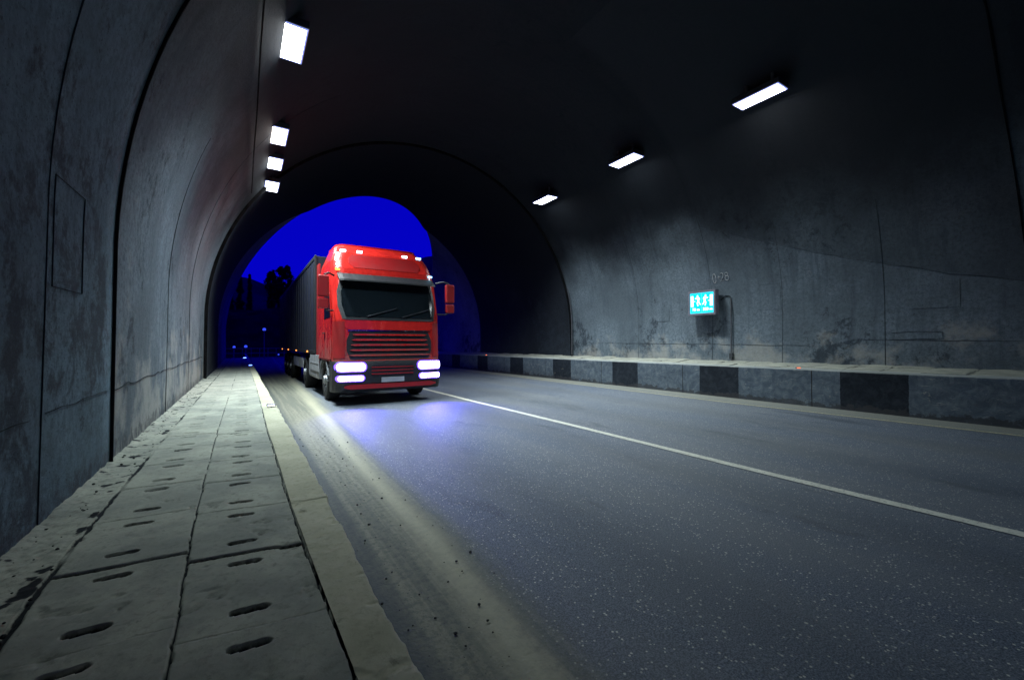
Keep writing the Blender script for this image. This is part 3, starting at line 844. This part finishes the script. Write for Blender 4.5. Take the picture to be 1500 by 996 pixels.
# ------------------------------------------------------------------ kerb studs
M['stud_white'] = glow('stud_glint_white', (0.75, 0.75, 1.0), 6)  # studs are reflectors; their glint is given as a glow
M['stud_blue'] = glow('stud_glint_blue', (0.12, 0.22, 1.0), 10)
M['stud_red'] = glow('stud_glint_red', (1.0, 0.18, 0.08), 3)
def stud(loc, label, mat, sc=1.0, yaw_=0):
    t = empty('kerb_stud', loc, yaw_); tag(t, label, 'reflector', 'reflector studs on the kerbs')
    bm = bmesh.new(); box(bm, (0, 0, 0.011 * sc), (0.10 * sc, 0.09 * sc, 0.022 * sc), 0.006 * sc); obj('body', bm, M['lamp_body'], t)
    bm = bmesh.new(); box(bm, (0, -0.047 * sc, 0.012 * sc), (0.075 * sc, 0.008, 0.014 * sc)); obj('lens', bm, mat, t)
stud((0.36, 6.9, LF + 0.022), 'white reflector stud made to glow on the left kerb halfway to the portal', M['stud_white'], 1.1)
stud((0.33, 20.9, LF + 0.02), 'blue reflector stud made to glow on the left kerb near the portal, nearer of the two blue ones', M['stud_blue'], 1.5)
stud((0.20, 32.8, LF + 0.02), 'blue reflector stud made to glow on the left kerb outside the portal, farther of the two blue ones', M['stud_blue'], 2.2)
stud((10.28, 4.3, 0.792), 'small orange-red stud on the right kerb edge beside the pale block', M['stud_red'], 0.9, R(-50))
stud((10.25, 18.2, 0.792), 'small red stud on the far end of the right kerb', M['stud_red'], 1.1, R(-15))
# small stones on the dusty margin
sm = plain('stone_dark', (0.035, 0.035, 0.035), 0.9, 0.2, bump=0.4, sc=30)
bm = bmesh.new()
rs = random.Random(12)
for i in range(300):
    if i < 170: x = rs.uniform(0.50, 1.25); y = rs.uniform(0.9, 7) ; z = 0.008
    else: x = rs.uniform(-0.84, -0.60); y = rs.uniform(1.4, 10); z = LF - 0.008
    s_ = rs.choice((0.003, 0.004, 0.005, 0.008)) * rs.uniform(0.7, 1.3)
    r_i = bmesh.ops.create_icosphere(bm, subdivisions=1, radius=s_)
    for v in r_i['verts']: v.co = Vector((v.co.x * rs.uniform(0.8, 1.4), v.co.y * rs.uniform(0.7, 1.2), v.co.z * rs.uniform(0.5, 0.9))) + Vector((x, y, z))
tag(obj('gravel', bm, sm), 'loose dark grit scattered on the dusty road margin and gutter', 'gravel', kind='stuff')
# ------------------------------------------------------------------ lorry
b = NB('lorry_red', 0.30, 0.5)
tc_ = b.n('ShaderNodeTexCoord').outputs['Object']
sx_ = b.n('ShaderNodeSeparateXYZ'); b.L(tc_, sx_.inputs[0])
g1 = b.noise(3.0, 7, 0.75, b.scale(tc_, (2.0, 2.0, 0.8))); g2 = b.noise(22, 5, 0.75, tc_)
c_ = b.mix(b.ramp(g1, (0.40, 0.65, 0, 1)), (0.42, 0.014, 0.012), (0.56, 0.020, 0.014))
gr_ = b.math('ADD', b.math('ADD', b.ramp(sx_.outputs[2], (1.0, 2.2, 0.16, -0.06)), b.math('MULTIPLY', g1, 0.7)), b.math('MULTIPLY', g2, 0.3))
gm_ = b.ramp(gr_, (0.50, 0.76, 0, 0.75))
c_ = b.mix(gm_, c_, (0.075, 0.045, 0.035)); b.color(c_)
b.put(b.b.inputs['Roughness'], b.ramp(gm_, (0, 0.7, 0.24, 0.75))); b.b.inputs['Coat Weight'].default_value = 0.25
M['red'] = b.m
M['redd'] = plain('lorry_dark_red', (0.30, 0.010, 0.012), 0.4, 0.5, var=0.1, sc=2)
M['blackpl'] = plain('black_plastic', (0.015, 0.016, 0.02), 0.5, 0.4, var=0.15, bump=0.1, sc=8)
M['greypl'] = plain('grey_plastic', (0.16, 0.17, 0.19), 0.5, 0.4, var=0.15)
M['chrome'] = plain('bright_metal', (0.55, 0.56, 0.6), 0.2, 0.5, 1.0, var=0.05)
M['rubber'] = plain('tyre_rubber', (0.018, 0.018, 0.02), 0.85, 0.2, bump=0.4, sc=20)
M['rim'] = plain('wheel_steel', (0.30, 0.31, 0.33), 0.45, 0.5, 0.7)
M['glass'] = plain('dark_glass', (0.006, 0.009, 0.012), 0.06, 0.6, var=0.0)
M['tarp'] = plain('trailer_curtain', (0.010, 0.012, 0.030), 0.6, 0.3, var=0.2, sc=2)
M['silver'] = plain('silver_skirt', (0.42, 0.42, 0.45), 0.45, 0.5, 0.2, var=0.2, sc=2)
M['hl_core'] = glow('headlight_core', (0.88, 0.86, 1.0), 20)
M['hl_halo'] = glow('headlight_halo', (0.16, 0.08, 1.0), 3.0)  # violet glow round the lenses imitates their halo
M['mk_white'] = glow('marker_white', (0.85, 0.80, 1.0), 7)
M['mk_cyan'] = glow('marker_cyan', (0.25, 0.65, 1.0), 6)
M['mk_amber'] = glow('marker_amber', (1.0, 0.30, 0.06), 4)
TX, TY = 2.92, 9.6
tk = empty('lorry', (TX, TY, 0))
tag(tk, 'red articulated lorry with glowing bluish headlights coming through the portal', 'lorry')
HW = 1.25
def y0(z):
    return float(np.interp(z, [0.28, 0.95, 1.1, 1.9, 2.0, 2.9, 3.1, 3.5, 3.74], [0.0, 0.0, 0.04, 0.07, 0.09, 0.34, 0.40, 0.66, 1.05]))
def front_y(x, z, hw=HW, rc=0.24):
    a = abs(x) - (hw - rc)
    base = y0(z) + 0.05 * (x / hw) ** 2
    if a > 0: base += rc - math.sqrt(max(0, rc * rc - min(a, rc) ** 2))
    return base
def loft_cab(zs, hw_f, yb, mat, name):
    bm = bmesh.new(); rings = []
    us = list(np.linspace(-1, 1, 33))
    us = [math.copysign(abs(u) ** 0.6, u) for u in us]
    for z in zs:
        hw = hw_f(z)
        ring = [bm.verts.new((u * hw, front_y(u * hw, z, hw), z)) for u in us]
        ring += [bm.verts.new((hw, yb, z)), bm.verts.new((-hw, yb, z))]
        rings.append(ring)
    n = len(rings[0])
    for a, b in zip(rings[:-1], rings[1:]):
        for k in range(n): bm.faces.new((a[k], a[(k + 1) % n], b[(k + 1) % n], b[k]))
    bm.faces.new(rings[0][::-1]); bm.faces.new(rings[-1])
    o = obj(name, bm, mat, tk)
    return o
def hwf(z): return float(np.interp(z, [0.3, 2.9, 3.3, 3.74], [1.245, 1.25, 1.20, 1.02]))
cabo = loft_cab([0.98, 1.1, 1.5, 1.9, 2.0, 2.3, 2.6, 2.9, 3.0], hwf, 2.15, M['red'], 'cab')
top = loft_cab([3.003, 3.1, 3.3, 3.5, 3.65, 3.74, 3.78], lambda z: hwf(z) - 0.015, 2.10, M['red'], 'roof_fairing')
def patch(name, x0, x1, za, zb, mat, off=0.012, th=0.02, parent=None, nx=18, nz=4, rnd=0.0):
    """panel following the cab front"""
    bm = bmesh.new(); A = []; B = []
    for j in range(nz + 1):
        z = za + (zb - za) * j / nz; ra = []; rb = []
        for i in range(nx + 1):
            x = x0 + (x1 - x0) * i / nx
            # round the ends
            zc = z
            if rnd:
                e = min(1, min(x - x0, x1 - x) / rnd) if min(x - x0, x1 - x) < rnd else 1
                k = math.sqrt(max(0.0, 1 - (1 - e) ** 2)); zm = (za + zb) / 2; zc = zm + (z - zm) * (0.35 + 0.65 * k)
            hw = hwf(zc)
            ra.append(bm.verts.new((x, front_y(x, zc, hw) - off, zc))); rb.append(bm.verts.new((x, front_y(x, zc, hw) - off + th, zc)))
        A.append(ra); B.append(rb)
    for j in range(nz):
        for i in range(nx):
            bm.faces.new((A[j][i], A[j][i + 1], A[j + 1][i + 1], A[j + 1][i])); bm.faces.new((B[j][i], B[j + 1][i], B[j + 1][i + 1], B[j][i + 1]))
    for i in range(nx):
        bm.faces.new((A[0][i], B[0][i], B[0][i + 1], A[0][i + 1])); bm.faces.new((A[nz][i], A[nz][i + 1], B[nz][i + 1], B[nz][i]))
    for j in range(nz):
        bm.faces.new((A[j][0], A[j + 1][0], B[j + 1][0], B[j][0])); bm.faces.new((A[j][nx], B[j][nx], B[j + 1][nx], A[j + 1][nx]))
    return obj(name, bm, mat, parent or tk)
ws = patch('windscreen_surround', -1.14, 1.14, 1.90, 2.86, M['blackpl'], 0.010, 0.03, rnd=0.12, nx=30)
patch('windscreen', -1.06, 1.06, 1.97, 2.80, M['glass'], 0.020, 0.02, rnd=0.08, nx=30)
# sun visor
bm = bmesh.new()
prev = None
for i in range(25):
    x = -1.12 + 2.24 * i / 24
    yb = front_y(x, 2.9)
    cur = [bm.verts.new(p) for p in ((x, yb - 0.03, 2.96), (x, yb - 0.27, 2.80), (x, yb - 0.28, 2.765), (x, yb - 0.02, 2.91))]
    if prev:
        for k in range(4): bm.faces.new((prev[k], cur[k], cur[(k + 1) % 4], prev[(k + 1) % 4]))
    else: bm.faces.new(cur)
    prev = cur
bm.faces.new(prev[::-1])
obj('sun_visor', bm, M['blackpl'], tk)
# roof fairing panel line and marker lamps
patch('fairing_panel', -0.85, 0.85, 3.12, 3.46, M['redd'], 0.010, 0.02, rnd=0.1)
for i, x in enumerate((-0.92, -0.55, 0.55, 0.92)):
    z = 3.56
    bm = bmesh.new(); box(bm, (x, front_y(x, z, hwf(z)) - 0.02, z), (0.13, 0.06, 0.045), 0.012)
    obj('roof_marker_light', bm, M['mk_white'] if i != 3 else M['mk_cyan'], tk)
for x in (-1.10, 1.10):
    bm = bmesh.new(); box(bm, (x, front_y(x, 3.05, hwf(3.05)) - 0.02, 3.05), (0.10, 0.05, 0.04), 0.010)
    obj('side_marker_light', bm, M['mk_cyan'] if x > 0 else M['mk_amber'], tk)
# grille: black field, red slats, chrome strip
patch('badge_panel', -1.02, 1.02, 1.68, 1.86, M['red'], 0.014, 0.02, rnd=0.06, nx=24)
gr = patch('grille', -0.98, 0.98, 1.02, 1.64, M['blackpl'], 0.012, 0.03, rnd=0.10, nx=26)
for k in range(5):
    z = 1.09 + k * 0.115
    patch('grille_slat', -0.93 + 0.02 * k, 0.93 - 0.02 * k, z, z + 0.038, M['red'], 0.045, 0.035, parent=gr, rnd=0.02, nx=24, nz=1)
patch('chrome_strip', -0.95, 0.95, 1.650, 1.672, M['chrome'], 0.030, 0.02, nx=24, nz=1)
# corner deflectors
for s in (-1, 1):
    patch('corner_deflector', min(s * 1.02, s * 1.235), max(s * 1.02, s * 1.235), 1.05, 1.86, M['redd'], 0.018, 0.02, nx=10, nz=4)
    bm = bmesh.new()
    box(bm, (s * 0.98, front_y(0.98, 1.5) - 0.03, 1.97), (0.34, 0.05, 0.025), 0.008)
# bumper
bm = bmesh.new()
ring = []
us = [math.copysign(abs(u) ** 0.6, u) for u in np.linspace(-1, 1, 33)]
for z, off in ((0.30, 0.06), (0.36, 0.0), (0.5, -0.04), (0.80, -0.05), (0.94, -0.02), (0.975, 0.02)):
    r0 = [bm.verts.new((u * 1.25, front_y(u * 1.25, z) + off - 0.03, z)) for u in us] + [bm.verts.new((1.25, 0.55, z)), bm.verts.new((-1.25, 0.55, z))]
    ring.append(r0)
n = len(ring[0])
for a, b in zip(ring[:-1], ring[1:]):
    for k in range(n): bm.faces.new((a[k], a[(k + 1) % n], b[(k + 1) % n], b[k]))
bm.faces.new(ring[0][::-1]); bm.faces.new(ring[-1])
bp = obj('bumper', bm, M['blackpl'], tk)
def fbar(name, x0, x1, z0_, z1_, mat, off, th, parent, rnd=0.0):
    """patch on the bumper, world local coords like cab"""
    o = patch(name, x0, x1, z0_, z1_, mat, off + 0.078, th, parent=parent, rnd=rnd, nx=16, nz=3)
    return o
fbar('air_intake', -0.52, 0.52, 0.64, 0.90, M['blackpl'], 0.004, 0.03, bp, 0.05)
for k in range(3): fbar('intake_slat', -0.48, 0.48, 0.68 + k * 0.075, 0.70 + k * 0.075, M['redd'], 0.018, 0.02, bp)
fbar('lower_spoiler', -1.05, 1.05, 0.37, 0.47, M['redd'], 0.012, 0.02, bp, 0.05)
fbar('number_plate', -0.26, 0.26, 0.50, 0.61, M['silver'], 0.012, 0.015, bp)
for s in (-1, 1):
    a, b = sorted((s * 0.58, s * 1.225))
    hl = fbar('headlight', a, b, 0.745, 0.965, M['hl_halo'], 0.006, 0.05, tk, 0.10)
    a, b = sorted((s * 0.62, s * 1.19))
    fbar('headlight_lens', a, b, 0.775, 0.938, M['hl_core'], 0.016, 0.03, hl, 0.07)
    a, b = sorted((s * 0.62, s * 1.21))
    fg = fbar('fog_light', a, b, 0.535, 0.680, M['hl_halo'], 0.006, 0.05, tk, 0.06)
    a, b = sorted((s * 0.655, s * 1.17))
    fbar('fog_light_lens', a, b, 0.560, 0.657, M['hl_core'], 0.016, 0.03, fg, 0.04)
    for zz, pw in ((0.86, 230), (0.61, 150)):
        ld = bpy.data.lights.new('headlight_beam', 'SPOT'); ld.energy = pw; ld.color = (0.08, 0.05, 1.0); ld.spot_size = R(84); ld.spot_blend = 0.9; ld.shadow_soft_size = 0.08
        lo = bpy.data.objects.new('headlight_beam', ld); COL.objects.link(lo); lo.parent = tk
        lo.location = (s * 0.93, -0.22, zz); lo.rotation_euler = (R(90 - 33), 0, R(180))
# wipers
for s in (-0.55, 0.25):
    bm = bmesh.new(); p = []
    for i in range(8):
        x = s + i * 0.10; z = 1.98 + 0.03 * i
        p.append((x, front_y(x, z) - 0.05, z))
    tube(bm, p, 0.012, 6); obj('wiper', bm, M['blackpl'], tk)
# side: doors, windows, handles, steps, mirrors
for s in (-1, 1):
    X = s * 1.25
    def yz(name, pts, mat, th=0.02, parent=tk, out=0.008):
        bm = bmesh.new(); prism(bm, pts, X + s * out, X - s * (th - out), 'x'); return obj(name, bm, mat, parent)
    dr = yz('door', [(0.30, 1.02), (1.28, 1.02), (1.28, 2.82), (0.56, 2.82), (0.32, 2.0)], M['red'])
    yz('side_window', [(0.40, 1.96), (1.20, 1.96), (1.20, 2.72), (0.63, 2.72)], M['glass'], out=0.014, parent=dr)
    bm = bmesh.new(); box(bm, (X + s * 0.03, 1.15, 1.62), (0.035, 0.18, 0.03), 0.008); obj('door_handle', bm, M['blackpl'], dr)
    yz('side_panel', [(1.34, 1.02), (2.08, 1.02), (2.08, 2.86), (1.34, 2.86)], M['red'], out=0.006)
    bm = bmesh.new()
    box(bm, (X - s * 0.06, 0.62, 0.62), (0.10, 0.50, 0.05), 0.01); box(bm, (X - s * 0.06, 0.62, 0.86), (0.10, 0.50, 0.04), 0.01); box(bm, (X - s * 0.10, 0.62, 0.66), (0.04, 0.52, 0.56))
    obj('entry_steps', bm, M['blackpl'], tk)
    mr = None
    bm = bmesh.new(); tube(bm, [(s * 1.20, 0.30, 2.88), (s * 1.34, 0.10, 2.90), (s * 1.44, 0.02, 2.84)], 0.022, 8); 
    obj('mirror_arm', bm, M['blackpl'], tk); bm = bmesh.new(); tube(bm, [(s * 1.22, 0.26, 2.10), (s * 1.36, 0.08, 2.08), (s * 1.44, 0.03, 2.14)], 0.018, 8)
    ma = obj('mirror_arm', bm, M['blackpl'], tk)
    bm = bmesh.new(); box(bm, (s * 1.46, 0.03, 2.60), (0.22, 0.13, 0.46), 0.04, seg=3); box(bm, (s * 1.46, 0.03, 2.23), (0.21, 0.13, 0.22), 0.035, seg=3)
    mh = obj('mirror_housing', bm, M['redd'], ma)
    bm = bmesh.new(); box(bm, (s * 1.46, 0.098, 2.60), (0.17, 0.01, 0.38), 0.003); obj('mirror_glass', bm, M['chrome'], ma)
    # front wheel arch and wheels
    bm = bmesh.new()
    ar = [(1.45 + 0.62 * math.cos(a), 0.50 + 0.60 * math.sin(a)) for a in np.linspace(0, math.pi, 15)] + [(1.45 + 0.54 * math.cos(a), 0.50 + 0.52 * math.sin(a)) for a in np.linspace(math.pi, 0, 15)]
    prism(bm, ar, s * 1.24, s * 0.82, 'x'); obj('mudguard', bm, M['greypl'], tk)
def wheel(x, y, s, wd=0.30):
    wl = empty('wheel', (x, y, 0.50)); wl.parent = tk
    bm = bmesh.new(); n = 40
    prof_ = [(-wd / 2, 0.30), (-wd / 2, 0.43), (-wd / 2 + 0.03, 0.485), (-wd / 4, 0.498), (0, 0.50), (wd / 4, 0.498), (wd / 2 - 0.03, 0.485), (wd / 2, 0.43), (wd / 2, 0.30)]
    rr = [[bm.verts.new((a, r * math.cos(2 * math.pi * k / n), r * math.sin(2 * math.pi * k / n))) for k in range(n)] for a, r in prof_]
    rr.append(rr[0])
    for a, b in zip(rr[:-1], rr[1:]):
        for k in range(n): bm.faces.new((a[k], a[(k + 1) % n], b[(k + 1) % n], b[k]))
    obj('tyre', bm, M['rubber'], wl)
    bm = bmesh.new(); cyl(bm, (-wd * 0.3, 0, 0), (wd * 0.32 * s if s > 0 else wd * 0.3, 0, 0), 0.305, 0.305, 28)
    cyl(bm, (s * wd * 0.25, 0, 0), (s * wd * 0.62, 0, 0), 0.12, 0.09, 20)
    for k in range(10):
        a = 2 * math.pi * k / 10; cyl(bm, (s * wd * 0.30, 0.19 * math.cos(a), 0.19 * math.sin(a)), (s * wd * 0.44, 0.19 * math.cos(a), 0.19 * math.sin(a)), 0.018, 0.018, 6)
    obj('rim', bm, M['rim'], wl)
for s in (-1, 1):
    for y_ in (1.45, 5.1, 9.6, 10.9, 12.2): wheel(s * 1.05, y_, s, 0.30 if y_ < 2 else 0.34)
# chassis and tanks
bm = bmesh.new()
for s in (-1, 1): box(bm, (s * 0.42, 6.6, 0.86), (0.09, 12.0, 0.22), 0.01)
for y_ in (0.9, 2.6, 5.1, 7.5, 9.6, 10.9, 12.2): box(bm, (0, y_, 0.80), (0.75, 0.10, 0.14), 0.01)
obj('chassis', bm, M['blackpl'], tk)
for s in (-1, 1):
    bm = bmesh.new(); box(bm, (s * 0.98, 3.3, 0.72), (0.50, 1.7, 0.58), 0.09, seg=3)
    obj('fuel_tank', bm, M['silver'], tk)
for s in (-1, 1):
    bm = bmesh.new(); box(bm, (s * 1.235, 2.95, 0.86), (0.025, 1.55, 0.44), 0.008); box(bm, (s * 1.245, 2.95, 0.86), (0.02, 1.50, 0.04), 0.004)
    obj('side_skirt', bm, M['silver'], tk)
    bm = bmesh.new(); box(bm, (s * 1.20, 7.1, 0.76), (0.03, 2.9, 0.34), 0.008); obj('underrun_guard', bm, M['silver'], tk)
    bm = bmesh.new(); prism(bm, [(2.17, 1.05), (2.62, 1.05), (2.52, 3.45), (2.17, 3.45)], s * 1.20, s * 1.235, 'x'); obj('air_deflector', bm, M['redd'], tk)
# trailer body
bm = bmesh.new(); box(bm, (0, 8.9, 2.44), (2.48, 12.3, 2.62), 0.02)
tb = obj('trailer_body', bm, M['tarp'], tk)
bm = bmesh.new()
for s in (-1, 1):
    for z in (1.15, 3.72): box(bm, (s * 1.235, 8.9, z), (0.04, 12.34, 0.10), 0.008)
for s in (-1, 1):
    for y_ in (2.76, 15.04): box(bm, (s * 1.235, y_, 2.44), (0.05, 0.08, 2.64), 0.006)
obj('trailer_frame', bm, M['blackpl'], tb)
for i in range(20):
    bm = bmesh.new()
    y_ = 3.1 + i * 0.6
    box(bm, (-1.246, y_, 2.4), (0.014, 0.035, 2.4), 0.003)
    obj('curtain_strap', bm, M['blackpl'], tb)
for i, y_ in enumerate((4.2, 7.2, 10.2, 13.2)):
    bm = bmesh.new(); box(bm, (-1.265, y_, 1.15), (0.02, 0.10, 0.04), 0.004); obj('side_marker_light', bm, M['mk_amber'], tb)
# ------------------------------------------------------------------ outside the portal: hills, trees, railing
def hill(name, x0, x1, y0_, y1_, hf, mat, nx=90, ny=40):
    xs = np.linspace(x0, x1, nx); ys = np.linspace(y0_, y1_, ny)
    Y, X = np.meshgrid(ys, xs, indexing='ij')
    Z = hf(X, Y)
    return tag(link_mesh(name, gridmesh(name, np.stack([X, Y, Z], -1)), mat), kind='structure')
M['forest'] = plain('forest_floor', (0.012, 0.016, 0.014), 0.95, 0.1, var=0.35, bump=0.6, sc=0.5)
M['ridge'] = plain('far_ridge', (0.075, 0.085, 0.075), 0.95, 0.1, var=0.25, sc=0.02)
M['leaf'] = plain('conifer_needles', (0.02, 0.03, 0.02), 0.9, 0.15, var=0.3, sc=3)
M['bark'] = plain('bark', (0.06, 0.05, 0.04), 0.95, 0.1, bump=0.5, sc=8)
# far ridge seen left of the lorry
def fr(X, Y):
    t = np.clip((Y - 380) / 160, 0, 1); t = t * t * (3 - 2 * t)
    prof_ = np.interp(X, [-260, -60, 0, 45, 90, 200, 500], [40, 60, 72, 62, 64, 110, 170])
    return -0.3 + t * prof_ * (0.9 + 0.25 * fbm(X, Y, 90, seed=200))
hill('hills', -400, 700, 380, 620, fr, M['ridge'])
# near wooded bank: a dark slope rising to the right behind the lorry
def nb(X, Y):
    t = np.clip((Y - 51) / 18, 0, 1); t = t * t * (3 - 2 * t)
    h = np.interp(X, [-60, -10, 0, 6, 12, 20, 34, 60, 120], [6.8, 6.8, 6.4, 7.0, 8, 8.5, 9, 9, 9])
    s = np.clip((Y - 88) / 60, 0, 1)
    return -0.35 + t * h * (0.85 + 0.3 * fbm(X, Y, 6, seed=210)) + (fbm(X, Y, 1.2, seed=212) - 0.5) * 1.0 * t
hill('terrain', -60, 140, 50, 110, nb, M['forest'], 160, 60)

def conifer(loc, h, rad, label, dens=1.0, gap=0.0, lean=0.0, seed=0, broad=False):
    rs = random.Random(seed)
    t = empty('conifer_tree' if not broad else 'broadleaf_tree', loc)
    tag(t, label, 'tree', 'trees on the bank beyond the portal')
    bm = bmesh.new()
    pts = [(lean * (i / 6) ** 1.5 * h, 0, h * 0.97 * i / 6) for i in range(7)]
    tube(bm, pts, [0.022 * h * (1 - i / 6.6) for i in range(7)], 8)
    for i in range(14):
        f_z = rs.uniform(0.25, 0.9); a = rs.uniform(0, 6.28); L_ = rad * (1.1 - f_z) * 1.3 + 0.2
        z = h * f_z; x = lean * f_z ** 1.5 * h
        tube(bm, [(x, 0, z), (x + math.cos(a) * L_ * 0.6, math.sin(a) * L_ * 0.6, z + L_ * 0.1), (x + math.cos(a) * L_, math.sin(a) * L_, z - L_ * 0.05)], [0.04, 0.028, 0.012], 5)
    obj('trunk', bm, M['bark'], t)
    co = []; fc = []
    n = int(9000 * dens)
    clumps = [(rs.uniform(0.05, 1.0), rs.uniform(0, 6.28), rs.uniform(0.3, 1.0)) for _ in range(60)]
    for i in range(n):
        fz, a0, q = rs.choice(clumps)
        fz = min(1.0, max(0.08, fz + rs.gauss(0, 0.022)))
        if not broad: env = rad * (1.02 - fz) ** 0.85 * (0.85 + 0.2 * math.sin(fz * 23 + seed)) + 0.10
        else: env = rad * math.sqrt(max(0.25, 1 - ((fz - 0.66) / 0.38) ** 2)) * (0.85 + 0.2 * math.sin(fz * 13 + seed * 2))
        a = a0 + rs.gauss(0, 0.45); r = env * (q * 0.8 + 0.2) * rs.uniform(0.35, 1.08)
        c = Vector((lean * fz ** 1.5 * h + math.cos(a) * r, math.sin(a) * r, h * fz - r * 0.12))
        s_ = rs.uniform(0.06, 0.19) * (1.15 if broad else 1.0)
        u = Vector((rs.gauss(0, 1), rs.gauss(0, 1), rs.gauss(0, .6))).normalized(); v = u.cross(Vector((rs.gauss(0, 1), rs.gauss(0, 1), rs.gauss(0, 1)))).normalized()
        k = len(co); co += [c + u * s_, c + v * s_ * 0.5, c - u * s_, c - v * s_ * 0.5]; fc.append((k, k + 1, k + 2, k + 3))
    me = bpy.data.meshes.new('crown'); me.from_pydata([tuple(c) for c in co], [], fc); link_mesh('crown', me, M['leaf'], t)
    return t
conifer((-1.30, 70, 5.2), 4.9, 0.60, 'slim dark conifer leftmost beyond the portal, against the blue sky', 0.5, seed=3)
conifer((-0.15, 70, 5.0), 5.9, 0.80, 'fuller dark conifer between two slim trees beyond the portal', 0.9, seed=5)
conifer((0.98, 70, 5.0), 6.3, 0.50, 'tall thin dark conifer standing alone on the bank beyond the portal', 0.6, seed=8)
conifer((3.75, 70, 5.2), 7.0, 1.35, 'rounded dark broad-leaved tree on the bank left of the lorry', 0.9, seed=12, broad=True)
conifer((4.75, 71, 5.4), 7.6, 1.0, 'dark broad-leaved tree leaning beside the rounded one, nearer the lorry', 0.8, seed=17, lean=0.05, broad=True)
conifer((5.9, 72, 6.0), 7.4, 0.95, 'small dark tree rightmost on the bank, just left of the lorry trailer', 0.5, seed=21, broad=True)
# roadside railing at the bend
rl = empty('roadside_railing', (-3.0, 46, 0)); tag(rl, 'low dark railing with many posts across the bend beyond the portal', 'railing')
bm = bmesh.new()
for z in (0.55, 1.0): tube(bm, [(-6 + i * 0.9, i * 0.10, z) for i in range(24)], 0.035, 6)
obj('rail', bm, M['steel'], rl)
for i in range(30):
    bm = bmesh.new(); x = -6 + i * 0.7; cyl(bm, (x, x * 0.11 + 0.66, 0), (x, x * 0.11 + 0.66, 1.05), 0.03, 0.03, 6); obj('post', bm, M['steel'], rl)
# small blue lamps among the trees
M['farlamp'] = glow('far_lamp_blue', (0.05, 0.10, 1.0), 0.9)
def post_lamp(loc, h, label, sz=0.28):
    t = empty('street_lamp', loc); tag(t, label, 'street lamp', 'far lamps beyond the portal')
    bm = bmesh.new(); cyl(bm, (0, 0, 0), (0, 0, h), 0.06, 0.04, 8); obj('pole', bm, M['steel'], t)
    bm = bmesh.new(); bmesh.ops.create_icosphere(bm, subdivisions=2, radius=sz / 2); bmesh.ops.translate(bm, vec=(0, 0, h + sz * 0.4), verts=bm.verts)
    obj('globe', bm, M['farlamp'], t)
    bm = bmesh.new(); cyl(bm, (0, 0, h - 0.04), (0, 0, h + 0.06), sz * 0.3, sz * 0.35, 10); obj('collar', bm, M['lamp_body'], t)
post_lamp((1.93, 48.5, 0), 2.75, 'small blue globe lamp on a pole before the dark wooded bank', 0.32)
post_lamp((-0.57, 48, 0), 1.05, 'low blue globe lamp by the railing, leftmost of the far lamps', 0.24)
post_lamp((0.37, 48, 0), 1.08, 'low blue globe lamp by the railing, right of the leftmost one', 0.28)
post_lamp((3.15, 48, 0), 0.30, 'low bright lamp at the road bend beside the lorry', 0.16)
